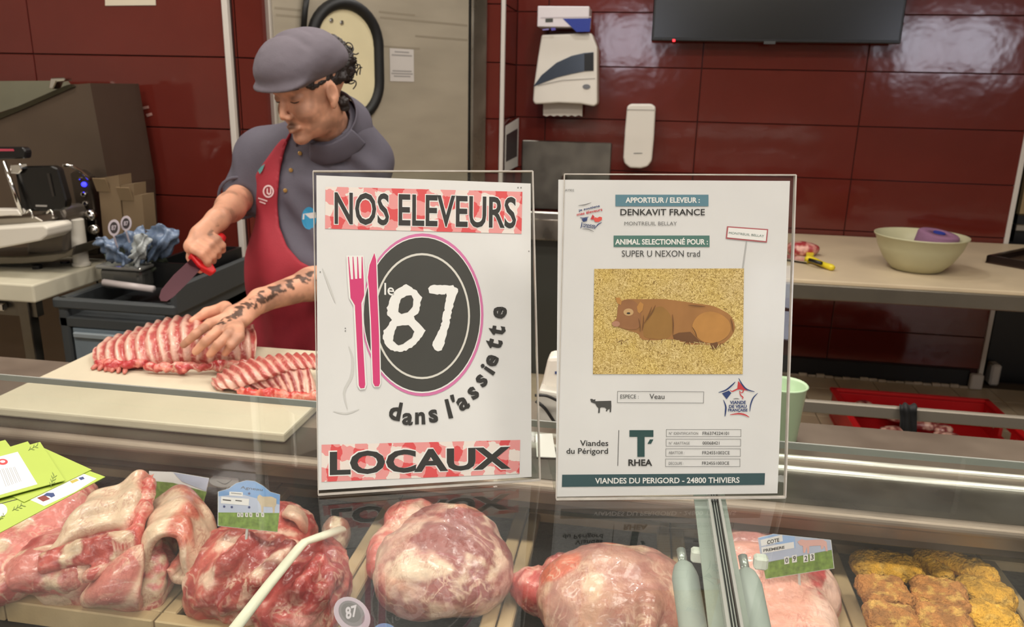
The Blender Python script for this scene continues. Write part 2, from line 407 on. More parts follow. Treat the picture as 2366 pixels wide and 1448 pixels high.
# angled wall with the cold-room door
AO = np.array([-1.563, 2.95, 0]); AU = np.array([.753, 1.05, 0]); AL = np.linalg.norm(AU); AU = AU/AL; AN = np.array([AU[1], -AU[0], 0])
def sa(px, py=100): return (UP(px, py, AO, AN)-AO) @ AU
def za(px, py): return UP(px, py, AO, AN)[2]
def abox(s0, s1, d0, d1, z0, z1, b=0, seg=1):
    return xf(box(s0, s1, z0, z1, d0, d1, b, seg), frame(AO, AU, (0, 0, 1), AN))
s_tile, s_leaf0, s_leaf1, s_fr = sa(546), sa(623), sa(1074), AL
wa = struct(mk('wall_middle', abox(0, AL, -.15, -.004, 0, CEIL), GROUT))
tile_wall(wa, AO, AU, AN, [0.012, s_tile, s_leaf0-.006], ZL)
d1 = struct(mk('door_1', abox(s_leaf0, s_leaf1, -.004, .030, .02, 2.35, .006, 2), mat('cream_steel_door', (168, 158, 140), 0.42, 0.15, var=0.10, vsc=2.5, rvar=.08, stretch=(1, 1, 4))))
mk('door_frame', abox(s_leaf0-.014, s_leaf0-.001, -.004, .034, 0, 2.4, .003), mat('pale_steel', (196, 188, 178), .35, .5), d1)
mk('door_frame', join([abox(s_leaf1+.012, AL-.002, -.004, .040, 0, 2.4, .008, 2)]), STEEL, d1)
mk('door_seal', abox(s_leaf1+.001, s_leaf1+.012, -.004, .020, 0, 2.36), RUBBER, d1)
# scuffs on the door: pressed horizontal grooves
for px0, px1, py in ((630, 690, 22), (632, 690, 38), (868, 950, 32), (870, 1070, 50), (868, 960, 110), (950, 1070, 88)):
    z = za((px0+px1)/2, py); mk('groove', abox(sa(px0), sa(px1), .0295, .0305, z-.004, z+.004), mat('door_groove', (150, 140, 122), .5, .2), d1)
sc0, sc1 = sa(699), sa(872); zc1, zc0 = za(790, -4), za(790, 288)
rw, cxs = (sc1-sc0)/2-.022, (sc0+sc1)/2
def stadium(rad, z0, z1, n=20):
    P = [(cxs+rad*math.cos(t), z1-rad+rad*math.sin(t)) for t in np.linspace(0, math.pi, n)]
    P += [(cxs+rad*math.cos(t), z0+rad+rad*math.sin(t)) for t in np.linspace(math.pi, 2*math.pi, n)]; return P
def ap(s, z, d): return AO+AU*s+AN*d+np.array([0, 0, z])
pth = [ap(s, z, .036) for s, z in stadium(rw, zc0+.022, zc1-.022)]; pth.append(pth[0]); pth.append(pth[1])
po = mk('porthole', prism([ap(s, z, .030) for s, z in stadium(rw, zc0+.022, zc1-.022)], AN*.006), mat('cream_pane', (226, 214, 176), .12, var=.08, vsc=5, coat=.3), d1)
mk('rubber_gasket', tube(pth, .024, 10, cap=False), RUBBER, po, smooth=True)
mk('strap', tube([ap(sc0+.002, zc1-.005, .05), ap(sc0-.012, zc1-.06, .052), ap(sc0-.02, zc1-.14, .045)], .012, 8), RUBBER, po, smooth=True)
for px, py in ((754, 48), (778, 53)):
    mk('bolt', orient(lathe([(.009, 0), (.009, .004), (.005, .007)], (0, 0, 0), 10), ap(sa(px, py), za(px, py), .036), AN), CHROME, po)
# a notice taped on the door
PAPER = mat('white_paper', (215, 212, 206), .6)
GREYP = mat('grey_print', (150, 146, 142), .7)
nt_s0, nt_s1, nt_z0, nt_z1 = sa(891, 150), sa(946, 150), za(918, 188), za(918, 113)
nt = mk('door_notice', abox(nt_s0, nt_s1, .031, .0318, nt_z0, nt_z1), mat('notice_paper', (196, 190, 184), .6)); tag(nt, 'small white paper notice taped on the cream door beside the porthole', 'notice')
for k, (a, b, z) in enumerate(((.2, .8, .9), (.08, .92, .80), (.1, .9, .32), (.05, .95, .24), (.15, .85, .16))):
    mk('print_line', abox(nt_s0+(nt_s1-nt_s0)*a, nt_s0+(nt_s1-nt_s0)*b, .0319, .0322, nt_z0+(nt_z1-nt_z0)*z-.003, nt_z0+(nt_z1-nt_z0)*z+.003), GREYP, nt)
# short wall beside the door, the return and the right wall
XR, YR, YS = -0.705, 4.38, 4.0
ws = struct(mk('wall_corner', join([box(-.81, XR-.004, YS+.004, 4.6, 0, CEIL)]), GROUT))
tile_wall(ws, (0, YS, 0), (1, 0, 0), (0, -1, 0), [-.808, XR-.012], ZR)
wb = struct(mk('wall_return', box(XR-.06, XR-.004, YS+.06, YR, 0, CEIL), GROUT))
tile_wall(wb, (XR, YS, 0), (0, 1, 0), (1, 0, 0), [.012, YR-YS], ZR)
struct(mk('trim_2', box(XR-.012, XR+.008, YS-.012, YS+.012, 0, CEIL, .003, 2), WTRIM))
wr = struct(mk('wall_right', box(XR, 1.855, YR+.004, YR+.15, 0, CEIL), GROUT))
tile_wall(wr, (0, YR, 0), (1, 0, 0), (0, -1, 0), [XR+.006, -.535, .265, 1.066, 1.85], ZR)
struct(mk('trim_3', box(1.845, 1.868, YR-.014, YR+.02, 0.0, CEIL, .003, 2), WTRIM))
struct(mk('baseboard_right', box(XR, 1.80, YR-.016, YR-.004, 0, .10, .003), mat('black_skirting', (16, 13, 12), .5)))
mk('skirting_end', box(1.800, 1.862, YR-.05, YR-.014, .002, .085, .006), WTRIM, bpy.data.objects['baseboard_right'])
cv = []
for k in range(26):
    x = .65+k*.046; cv.append(box(x, x+.044, YR-.03-.01*random.random(), YR-.017, 0, .008+.012*random.random(), .003))
mk('sealant', join(cv), mat('old_sealant', (190, 176, 156), .7, var=.2, vsc=30), bpy.data.objects['baseboard_right'])
# dark recess beyond the right wall's end
DARK = mat('dark_recess', (14, 11, 10), .6)
struct(mk('wall_recess', join([box(1.87, 4, 5.4, 5.5, 0, CEIL), box(1.7, 1.855, YR+.15, 5.5, 0, CEIL)]), DARK))
struct(mk('ceiling', box(-4, 6, -5, 6, CEIL, CEIL+.1), PAINT))
# the shop behind the customer: its wall with two daylight windows
struct(mk('wall_side', box(-4.15, -4.0, -5, 3.1, 0, CEIL), PAINT)); struct(mk('wall_far_side', box(6.0, 6.15, -5, 6, 0, CEIL), PAINT))
WY0, WY1 = 1.88, 2.60
wf = struct(mk('wall_front', join([box(-4, 6, -5.2, -5, 0, WY0), box(-4, 6, -5.2, -5, WY1, CEIL), box(-4, -.85, -5.2, -5, WY0, WY1), box(.02, 3.75, -5.2, -5, WY0, WY1), box(5.3, 6, -5.2, -5, WY0, WY1)]), PAINT))
DAY = mat('daylight_pane', (255, 255, 255), .3, emit=((232, 238, 255), 9.0))
for k_, (a_, b_) in enumerate(((-.85, .02), (3.75, 5.3))):
    w_ = struct(mk('window_%d' % (k_+1), box(a_, b_, -5.12, -5.10, WY0, WY1), DAY)); mk('window_bar', join([box((a_+b_)/2-.02, (a_+b_)/2+.02, -5.10, -5.07, WY0, WY1), box(a_, b_, -5.10, -5.07, WY0+.28, WY0+.31)]), mat('bar_dark', (60, 58, 55), .5), w_)
# ================================================================== display counter
DGLASS = thin_glass('counter_glass', (249, 252, 250), 1.62, .015)
EDGE = mat('glass_edge', (150, 152, 146), .2)
GZ = 1.12
dc = thing('display_counter', 'glass-topped refrigerated butcher display counter with a stainless steel worktop behind', 'counter', (-.2, .9, 0))
CX0, CX1 = -2.3, 1.9
mk('cabinet', join([box(CX0, CX1, .28, 1.48, 0, .70, .01), box(CX0, CX1, 1.36, 1.48, .70, .864)]), mat('dark_cabinet', (40, 38, 37), .45), dc)
mk('deck', box(CX0, CX1, .30, 1.36, .70, .715), mat('dark_deck', (38, 36, 35), .35, .5, var=.2, vsc=20), dc)
mk('front_rail', join([box(CX0, CX1, .80, .835, .715, .735, .006, 2)]), CHROME, dc)
for k, (a, b) in enumerate(((CX0, .0845), (.0945, CX1))):
    g = mk('glass_pane', box(a, b, .27, .869, GZ-.008, GZ), DGLASS, dc)
    mk('glass_edge', box(a, b, .8692, .8722, GZ-.008, GZ), EDGE, g)
    e = b if k == 0 else a
    mk('glass_edge', box(e-.0012, e+.0012, .27, .869, GZ-.008, GZ+.0004), EDGE, g)
mk('glass_pane', box(CX0, CX1, .262, .27, .72, GZ), DGLASS, dc)
mk('seam_strip', box(.0862, .0928, .27, .868, GZ-.010, GZ-.004), mat('seam_seal', (30, 36, 34), .4), dc)
ALU = mat('satin_aluminium', (176, 184, 176), .35, .55, var=.1, vsc=25)
mk('clamp_profile', box(.0715, .0838, .27, .76, GZ-.0105, GZ-.0085), ALU, dc); mk('clamp_profile', box(.0952, .1025, .27, .76, GZ-.0105, GZ-.0085), ALU, dc)
for k_ in range(3): mk('seam_line', box(.0864+.0024*k_, .0872+.0024*k_, .27, .868, GZ-.004, GZ-.0034), ALU, dc)
mk('led_strip', box(CX0, CX1, .285, .30, 1.100, 1.110), mat('led_housing', (220, 216, 208), .4), dc)
# worktop: flat steel with a rounded front nose, a fascia under it and two raised ribs
prof = [(1.165+.012*(1-math.cos(t)), .868+.012*math.sin(t)) for t in np.linspace(-.6, math.pi/2, 8)]
prof = [(1.172, .842)]+prof+[(1.52, .880), (1.52, .864), (1.20, .864), (1.19, .842)]
mk('worktop', prism([(CX0, y, z) for y, z in prof], (CX1-CX0, 0, 0)), mat('worktop_steel', (146, 132, 118), .40, .65, var=.12, vsc=6, rvar=.10), dc)
mk('fascia', join([box(CX0, CX1, 1.174, 1.19, .827, .864, .003)]), mat('fascia_dark', (74, 66, 58), .4, .5, var=.15, vsc=12), dc)
mk('dark_strip', box(CX0, CX1, 1.182, 1.294, .8798, .8812), mat('strip_steel', (92, 86, 76), .34, .75, var=.18, vsc=9, rvar=.1), dc)  # thin strip of darker steel over the worktop's front zone
RIB = mat('bright_steel', (232, 229, 218), .28, .6)
for y, r in ((1.303, .0075), (1.352, .006)):
    mk('rib', tube([(-.50, y, .880), (CX1, y, .880)], r, 12), RIB, dc, smooth=True)
mk('rear_rail', box(.2, CX1, 1.815, 1.830, .785, .815, .003), mat('rail_grey', (140, 132, 120), .45, .3), dc)
for x in (.25, 1.8): mk('rail_bracket', box(x-.012, x+.012, 1.47, 1.82, .792, .806), DSTEEL, dc)
# ================================================================== the two standing signs
INK = mat('black_ink', (46, 45, 42), .55); TEAL = mat('teal_ink', (72, 112, 108), .5); DTEAL = mat('dark_teal_ink', (38, 72, 70), .5); WINK = mat('white_ink', (232, 232, 228), .55)
PINK = mat('pink_ink', (206, 60, 116), .5); LPINK = mat('light_pink_ink', (208, 116, 164), .5); NAVY = mat('navy_ink', (44, 62, 112), .5); REDI = mat('red_ink', (196, 62, 66), .5)
GINK = mat('grey_ink', (120, 120, 118), .6); CHAR = mat('charcoal_ink', (62, 62, 57), .5, var=.06, vsc=30)
SPAPER = mat('sign_paper', (219, 219, 217), .45, var=.035, vsc=14, coat=.15, spec=.3)
ACRYL = thin_glass('clear_acrylic', (244, 246, 244), 1.42, .02)
ACEDGE = mat('acrylic_edge', (196, 190, 182), .15, var=.15, vsc=60)
GING = None
def gingham():
    M = mat('gingham_print', (220, 90, 90), .5); nt = M.node_tree; N = nt.nodes; L = nt.links; P = N['Principled BSDF']
    at = N.new('ShaderNodeAttribute'); at.attribute_name = 'uvp'
    nz = N.new('ShaderNodeTexNoise'); nz.inputs['Scale'].default_value = 2.2; L.new(at.outputs['Vector'], nz.inputs['Vector'])
    ad = N.new('ShaderNodeVectorMath'); ad.operation = 'MULTIPLY_ADD'; ad.inputs[1].default_value = (.55, .55, 0); L.new(nz.outputs['Color'], ad.inputs[0]); L.new(at.outputs['Vector'], ad.inputs[2])
    def stripe(rot, off):
        mp = N.new('ShaderNodeMapping'); mp.inputs['Rotation'].default_value = (0, 0, rot); mp.inputs['Location'].default_value = (off, 0, 0); L.new(ad.outputs[0], mp.inputs[0])
        sx = N.new('ShaderNodeSeparateXYZ'); L.new(mp.outputs[0], sx.inputs[0])
        fr = N.new('ShaderNodeMath'); fr.operation = 'FRACT'; L.new(sx.outputs[0], fr.inputs[0])
        g = N.new('ShaderNodeMath'); g.operation = 'GREATER_THAN'; g.inputs[1].default_value = .5; L.new(fr.outputs[0], g.inputs[0]); return g.outputs[0]
    a = stripe(.12, .1); b = stripe(1.57+.25, .35)
    s = N.new('ShaderNodeMath'); s.operation = 'ADD'; L.new(a, s.inputs[0]); L.new(b, s.inputs[1])
    h = N.new('ShaderNodeMath'); h.operation = 'MULTIPLY'; h.inputs[1].default_value = .5; L.new(s.outputs[0], h.inputs[0])
    cr = N.new('ShaderNodeValToRGB'); cr.color_ramp.interpolation = 'CONSTANT'; e = cr.color_ramp.elements
    e[0].position = 0; e[0].color = tuple(lin((228, 218, 210)))+(1,); e[1].position = .4; e[1].color = tuple(lin((226, 150, 148)))+(1,)
    q = e.new(.8); q.color = tuple(lin((214, 80, 82)))+(1,)
    L.new(h.outputs[0], cr.inputs[0]); L.new(cr.outputs[0], P.inputs['Base Color']); return M
GING = gingham()
class Sheet:
    """a flat printed sheet in the world; prints are given by their place in the photograph and land on its plane"""
    def __init__(s, BL, BR, lean):
        s.p0 = np.asarray(BL, float); u = np.asarray(BR, float)-s.p0; s.u = u/np.linalg.norm(u); nb = np.array([-s.u[1], s.u[0], 0])
        s.v = np.array([0, 0, 1])*math.cos(lean)+nb*math.sin(lean); s.n = np.cross(s.u, s.v)      # n faces the customer
        s.k = 0
    def at(s, px, py, off): return UP(px, py, s.p0+s.n*off, s.n)
    def poly(s, name, pts, m, off, parent, uv=None): return mk(name, (np.array([s.at(x, y, off) for x, y in pts]), [list(range(len(pts)))]), m, parent, uv=uv)
    def slab(s, name, pts, m, o0, o1, parent): return mk(name, prism([s.at(x, y, o0) for x, y in pts], s.n*(o1-o0)), m, parent)
    def quad(s, Q, uv):
        TL, TR, BR, BL = [np.array(q, float) for q in Q]; u = uv[:, :1]; v = uv[:, 1:2]; return (BL*(1-u)+BR*u)*(1-v)+(TL*(1-u)+TR*u)*v
    def grid(s, name, Q, m, off, parent, n, uvs):
        g = np.array([(i/n, j/n) for i in range(n+1) for j in range(n+1)]); P = s.quad(Q, g)
        F = [[i*(n+1)+j, (i+1)*(n+1)+j, (i+1)*(n+1)+j+1, i*(n+1)+j+1] for i in range(n) for j in range(n)]
        return mk(name, (np.array([s.at(x, y, off) for x, y in P]), F), m, parent, uv=g*np.array(uvs))
    def text(s, t, Q, m, off, parent, bold=0.0, name='lettering'):
        if len(Q) == 2: (a, b), (c, d) = Q; Q = ((a, b), (c, b), (c, d), (a, d))
        uv, F = text_vf(t, bold); P = s.quad(Q, uv); return mk(name, (np.array([s.at(x, y, off) for x, y in P]), F), m, parent)
    def line(s, a, b, w, m, off, parent, name='rule'):
        a = np.array(a, float); b = np.array(b, float); t = (b-a)/np.linalg.norm(b-a); q = np.array([-t[1], t[0]])*w/2
        return s.poly(name, [a+q, b+q, b-q, a-q], m, off, parent)
    def stroke(s, pts, w, m, off, parent, name='stroke', n=14):
        P = catmull(np.array([(x, y, 0) for x, y in pts], float), n)[:, :2]; d = np.gradient(P, axis=0); d /= np.linalg.norm(d, axis=1, keepdims=True)
        q = np.stack([-d[:, 1], d[:, 0]], 1)*(np.sin(np.linspace(.25, math.pi-.25, n))[:, None])*w/2
        V = np.concatenate([P+q, P-q]); F = [[i, i+1, n+i+1, n+i] for i in range(n-1)]
        return mk(name, (np.array([s.at(x, y, off) for x, y in V]), F), m, parent)
    def boxline(s, Q, w, m, off, parent):
        c = np.mean(Q, 0); V = []; F = []
        for q in Q:
            q = np.array(q, float); sg = np.sign(q-c); V += [q, q-sg*w]
        F = [[2*i, (2*i+2) % 8, (2*i+3) % 8, 2*i+1] for i in range(4)]
        return mk('box_outline', (np.array([s.at(x, y, off) for x, y in V]), F), m, parent)
def ell(cx, cy, rx, ry, n=56, sh=0.0): return [(cx+rx*math.cos(t)-sh*ry*math.sin(t), cy+ry*math.sin(t)) for t in np.linspace(0, 2*math.pi, n, endpoint=False)]
def grow(pts, d):
    P = np.array(pts, float); n = len(P); out = []
    ar = sum(P[i][0]*P[(i+1) % n][1]-P[(i+1) % n][0]*P[i][1] for i in range(n)); sg = 1 if ar > 0 else -1
    for i in range(n):
        e1 = P[i]-P[i-1]; e2 = P[(i+1) % n]-P[i]; n1 = np.array([e1[1], -e1[0]])/(np.linalg.norm(e1)+1e-9); n2 = np.array([e2[1], -e2[0]])/(np.linalg.norm(e2)+1e-9)
        b = n1+n2; b /= max(np.linalg.norm(b), .6); out.append(P[i]+sg*b*d)
    return out
def jag(pts, step=5, a=1.6):
    out = []; n = len(pts)
    for i in range(n):
        p = np.array(pts[i], float); q = np.array(pts[(i+1) % n], float); m_ = max(1, int(np.linalg.norm(q-p)/step))
        for k in range(m_): out.append(p+(q-p)*k/m_+(rng.random(2)-.5)*2*a)
    return out
def cv(L, ox, oy, f): return [(ox+x/f, oy+y/f) for x, y in L]
O = lambda k: .0006+.00012*k
def holder(name, label, BLp, BRp, lean, outer, paper):
    BL = UZ(*BLp, GZ+.0015); BR = UZ(*BRp, GZ+.0015); S = Sheet(BL, BR, lean); mid = (BL+BR)/2
    t = thing(name, label, 'sign', (mid[0], mid[1], GZ))
    pp = S.slab('paper_sheet', paper, SPAPER, 0, .0004, t)
    S.slab('acrylic_plate', outer, ACRYL, -.0035, -.0012, t)
    TL, TR, BRq, BLq = [np.array(q, float) for q in outer]
    for a, b, w in ((TL, TR, 3.0), (TR, BRq, 3.0), (TL, BLq, 2.0), (BLq, BRq, 4.0)):
        tt = (b-a)/np.linalg.norm(b-a); q = np.array([-tt[1], tt[0]])*w/2
        S.slab('acrylic_edge', [a+q, b+q, b-q, a-q], ACEDGE, -.0036, .0012, t)
    nb = np.array([-S.u[1], S.u[0], 0]); w_ = np.linalg.norm(BR-BL)
    f0 = BL+nb*.012; mk('acrylic_foot', prism([f0, f0+S.u*w_, f0+S.u*w_+nb*.07, f0+nb*.07], (0, 0, .002)), ACRYL, t)
    return S, t, pp
# ---- left sign
S, st, pp = holder('standing_sign', 'white standing sign with black 87 plate logo and red checked banners', (736, 1141), (1246, 1107), math.radians(17),
                   [(724, 397), (1229, 397), (1246, 1107), (736, 1141)], [(731, 405), (1226, 424), (1228, 1101), (735, 1132)])
S.grid('checked_banner', ((752, 431), (1207, 443), (1205, 540), (751, 528)), GING, O(1), pp, 1, (7.5, 1.7))
S.grid('checked_banner', ((743, 1027), (1202, 1016), (1200, 1094), (743, 1113)), GING, O(1), pp, 1, (8.3, 1.4))
Q = ((773, 443), (1193, 455), (1192, 528), (773, 518))
S.text('NOS ELEVEURS', ((771, 441), (1195, 453), (1194, 530), (771, 520)), WINK, O(2), pp, .045, 'letter_halo'); S.text('NOS ELEVEURS', Q, INK, O(3), pp, .018)
S.text('LOCAUX', ((759, 1040), (1182, 1028), (1182, 1085), (759, 1101)), WINK, O(2), pp, .05, 'letter_halo'); S.text('LOCAUX', ((762, 1043), (1180, 1031), (1180, 1083), (762, 1098)), INK, O(3), pp, .035)
S.poly('plate_rim', ell(976, 727, 141, 188), LPINK, O(1), pp); S.poly('plate_gap', ell(975, 727, 136.5, 181), WINK, O(2), pp); S.poly('plate', ell(975, 726.5, 134.5, 178), CHAR, O(3), pp)
S.poly('plate_ring', ell(975, 730, 111, 145.5), mat('ring_ink', (214, 212, 202), .5), O(4), pp); S.poly('plate_centre', ell(975, 730, 106.5, 140.5), CHAR, O(5), pp)
fork = [(804, 593), (806, 593), (811, 645), (816, 645), (814.5, 593), (816.5, 593), (820.5, 644), (825.5, 644), (825, 593), (827, 593), (830, 643), (835, 643), (835.5, 593), (837.5, 593), (841, 660), (841.5, 682), (835, 700), (838, 780), (844, 888), (842, 896), (833, 897), (829, 890), (820, 705), (810, 688), (808, 655)]
knife = [(865, 584), (869, 600), (872, 690), (876, 780), (878, 885), (875, 892), (866, 892), (862, 884), (857, 740), (853, 672), (850, 640), (854, 612)]
S.poly('fork_halo', grow([(802, 592), (838, 592), (842, 660), (842, 682), (836, 702), (838, 780), (845, 888), (842, 897), (833, 898), (828, 890), (819, 705), (809, 688), (806, 655)], 2.5), WINK, O(6), pp); S.poly('fork', fork, PINK, O(7), pp)
S.poly('knife_halo', grow(knife, 2.6), WINK, O(6), pp); S.poly('knife', knife, PINK, O(7), pp)
c1 = lambda L: cv(L, 710, 380, 3.62); c2 = lambda L: cv(L, 710, 740, 3.62)
eight = c1([(720, 1070), (750, 1040), (790, 1020), (830, 1000), (870, 1025), (930, 1070), (960, 1110), (945, 1180), (930, 1240), (890, 1265), (905, 1295), (950, 1340), (980, 1385)])+c2([(985, 80), (960, 140), (890, 210), (830, 250), (770, 265), (700, 245), (655, 210), (630, 150), (640, 80)])+c1([(662, 1370), (705, 1300), (672, 1260), (665, 1200), (690, 1120)])
S.poly('numeral', jag(eight), WINK, O(7), pp)
S.poly('numeral_hole', jag(c1([(790, 1120), (830, 1095), (870, 1090), (890, 1130), (880, 1190), (840, 1235), (790, 1250), (760, 1230), (765, 1170)]), 5, .8), CHAR, O(8), pp)
S.poly('numeral_hole', jag(c2([(750, 50), (800, 40), (850, 40), (895, 95), (870, 150), (800, 195), (760, 210), (715, 170), (725, 110)]), 5, .8), CHAR, O(8), pp)
seven = c1([(1010, 1030), (1050, 1005), (1150, 1010), (1220, 1010), (1265, 1045), (1240, 1110), (1215, 1200), (1190, 1320)])+c2([(1168, 90), (1150, 190), (1120, 250), (1080, 260), (1045, 220), (1060, 165), (1090, 100)])+c1([(1110, 1380), (1150, 1200), (1165, 1080), (1050, 1085), (1015, 1070)])
S.poly('numeral', jag(seven), WINK, O(7), pp)
S.text('le', ((888, 653), (911, 656), (911, 683), (888, 681)), WINK, O(7), pp, .01)
def glyph(ch):
    cu = bpy.data.curves.new('tmp_text', 'FONT'); cu.body = ch; cu.resolution_u = 3; cu.offset = .035; cu.fill_mode = 'FRONT'
    o = bpy.data.objects.new('tmp_text', cu); COL.objects.link(o); me = bpy.data.meshes.new_from_object(o.evaluated_get(bpy.context.evaluated_depsgraph_get()))
    V = np.array([v.co[:2] for v in me.vertices]); F = [list(p.vertices) for p in me.polygons]; bpy.data.objects.remove(o); bpy.data.curves.remove(cu); bpy.data.meshes.remove(me); return V, F
arc = [('d', 914, 949, 12, 62), ('a', 942, 968, 6, 58), ('n', 971, 966, 0, 58), ('s', 1001, 961, -8, 62), ('l', 1037, 944, -14, 66), ("'", 1046, 920, -14, 60), ('a', 1070, 932, -28, 62), ('s', 1094, 908, -38, 60), ('s', 1113, 879, -48, 60), ('i', 1127, 853, -56, 58), ('e', 1137, 833, -64, 58), ('t', 1141, 794, -74, 62), ('t', 1148, 763, -78, 62), ('e', 1155, 722, -80, 62)]
parts = []
for ch, x, y, r, sz in arc:
    V, F = glyph(ch); c = (V.min(0)+V.max(0))/2; V = (V-c)*sz*.92; a = math.radians(r); V = np.stack([V[:, 0]*math.cos(a)+V[:, 1]*math.sin(a), V[:, 0]*math.sin(a)-V[:, 1]*math.cos(a)], 1)+np.array([x, y])+rng.normal(0, .5, V.shape)
    parts.append((np.array([S.at(p[0], p[1], O(3)) for p in V]), F))
mk('lettering', join(parts), INK, pp)
for px, py in ((1197, 433), (1204, 433), (798, 758), (798, 764), (740, 628), (1222, 580)): S.poly('speck', ell(px, py, 1.6, 1.4, 8), GINK, O(1), pp)
SCUFF = mat('scuff_print', (200, 200, 196), .6)
for L, wd in ((((806, 800), (815, 830), (812, 870), (795, 905), (803, 945)), 7), (((770, 950), (800, 955), (830, 945)), 4), (((745, 620), (760, 660), (775, 700)), 5)): S.stroke(L, wd, SCUFF, O(1), pp, 'scuff_mark')
# ---- right sign
S, st2, pp = holder('standing_sign', 'white standing sign with calf photograph and teal supplier panels', (1284, 1149), (1806, 1146), math.radians(11.5),
                    [(1303, 403), (1835, 405), (1811, 1146), (1284, 1150)], [(1290, 415), (1825, 418), (1796, 1139), (1284, 1147)])
c3 = lambda *L: cv(L, 1270, 390, 4.0793); c5 = lambda *L: cv(L, 1270, 850, 4.0793); c4 = lambda *L: cv(L, 1340, 600, 5.1707)
T = lambda t, q, m_, b=0.0, k=2: S.text(t, q, m_, O(k), pp, b)
R = lambda a, b: [(a[0], a[1]), (b[0], a[1]), (b[0], b[1]), (a[0], b[1])]
T('AY902', c3((145, 190), (230, 212)), GINK)
S.poly('panel', R(*c3((620, 243), (1497, 352))), mat('panel_teal_a', (92, 132, 146), .5), O(1), pp); T('APPORTEUR / ELEVEUR :', c3((715, 268), (1415, 320)), WINK, .03)
T('DENKAVIT FRANCE', c3((667, 377), (1463, 438)), INK, .012); T('MONTREUIL BELLAY', c3((705, 497), (1200, 532)), GINK)
S.poly('panel', R(*c3((603, 628), (1507, 735))), mat('panel_teal_b', (82, 122, 112), .5), O(1), pp); T('ANIMAL SELECTIONNÉ POUR :', c3((617, 648), (1492, 714)), WINK, .03)
T('SUPER U NEXON trad', c3((680, 768), (1417, 828)), mat('soft_ink', (70, 70, 68), .6))
# signpost drawing
S.poly('post', c3((1850, 680), (1862, 682), (1826, 945), (1814, 943)), mat('post_grey', (176, 176, 174), .6), O(1), pp)
S.poly('place_plate', c3((1672, 540), (2060, 568), (2047, 694), (1660, 657)), mat('plate_red', (176, 92, 96), .5), O(2), pp)
S.poly('place_plate', c3((1684, 552), (2048, 578), (2037, 681), (1673, 645)), WINK, O(3), pp)
T('MONTREUIL BELLAY', c3((1690, 592), (2022, 622), (2020, 644), (1688, 612)), mat('green_grey_ink', (96, 120, 112), .6), 0, 4)
# small flag-and-heart emblem
T('je soutiens', c3((272, 382), (470, 336), (474, 366), (276, 408)), NAVY, .02); T('mes éleveurs', c3((255, 418), (494, 366), (498, 394), (258, 444)), REDI, .02)
S.poly('flag', c3((300, 474), (358, 462), (350, 490), (318, 500)), NAVY, O(2), pp)
S.poly('heart', c3((412, 470), (428, 455), (448, 462), (470, 450), (494, 456), (492, 480), (462, 500), (428, 498)), mat('heart_red', (222, 84, 74), .5), O(2), pp); S.poly('hand', c3((385, 474), (405, 430), (424, 452), (408, 478)), REDI, O(3), pp)
T('VIANDES', c3((315, 512), (432, 530), (432, 550), (313, 532)), NAVY, .03); T('DE FRANCE', c3((312, 536), (432, 552), (430, 566), (312, 550)), NAVY, .03)
for L, wd in (((( 285, 460), (320, 464), (368, 452)), 2.2), (((304, 498), (302, 530), (292, 562)), 2.2), (((492, 504), (455, 525), (432, 556)), 2.2), (((308, 566), (360, 568), (418, 592)), 1.8), (((270, 345), (330, 338), (392, 318)), 1.8)):
    S.stroke(c3(*L), wd, GINK if wd < 2 else NAVY, O(2), pp)
# calf photograph
def straw():
    M = mat('straw_photo', (200, 175, 100), .4, coat=.2); nt = M.node_tree; N = nt.nodes; L = nt.links; P = N['Principled BSDF']
    at = N.new('ShaderNodeAttribute'); at.attribute_name = 'uvp'
    wv = N.new('ShaderNodeTexNoise'); wv.inputs['Scale'].default_value = 26; wv.inputs['Detail'].default_value = 4; wv.inputs['Distortion'].default_value = 3.5; L.new(at.outputs['Vector'], wv.inputs['Vector'])
    big = N.new('ShaderNodeTexNoise'); big.inputs['Scale'].default_value = 3; L.new(at.outputs['Vector'], big.inputs['Vector'])
    cr = N.new('ShaderNodeValToRGB'); e = cr.color_ramp.elements; e[0].position = .34; e[0].color = tuple(lin((140, 116, 66)))+(1,); e[1].position = .62; e[1].color = tuple(lin((236, 218, 160)))+(1,)
    q = e.new(.46); q.color = tuple(lin((198, 172, 100)))+(1,)
    L.new(wv.outputs['Fac'], cr.inputs[0]); mx = N.new('ShaderNodeMix'); mx.data_type = 'RGBA'; mx.blend_type = 'MULTIPLY'; mx.inputs[0].default_value = .6
    c2_ = N.new('ShaderNodeValToRGB'); e = c2_.color_ramp.elements; e[0].position = .35; e[0].color = tuple(lin((240, 232, 226)))+(1,); e[1].position = .65; e[1].color = tuple(lin((248, 236, 178)))+(1,)
    L.new(big.outputs['Fac'], c2_.inputs[0]); L.new(cr.outputs[0], mx.inputs[6]); L.new(c2_.outputs[0], mx.inputs[7]); L.new(mx.outputs[2], P.inputs['Base Color']); return M
PQ = ((1373, 621), (1719, 620), (1716, 864), (1370, 864))
ph = S.grid('photograph', PQ, straw(), O(2), pp, 1, (1.42, 1.0))
CALF = mat('calf_brown', (164, 116, 66), .5, var=.16, vsc=40, stretch=(1, 1, .35)); CALFD = mat('calf_dark', (112, 76, 44), .5, var=.1, vsc=60); CALFL = mat('calf_light', (186, 134, 70), .5, var=.12, vsc=50); CALFP = mat('calf_muzzle', (176, 130, 104), .5)
C4 = lambda nm, L, m_, k: S.poly(nm, grow(cv(L, 1340, 600, 5.1707), 0), m_, O(k), pp)
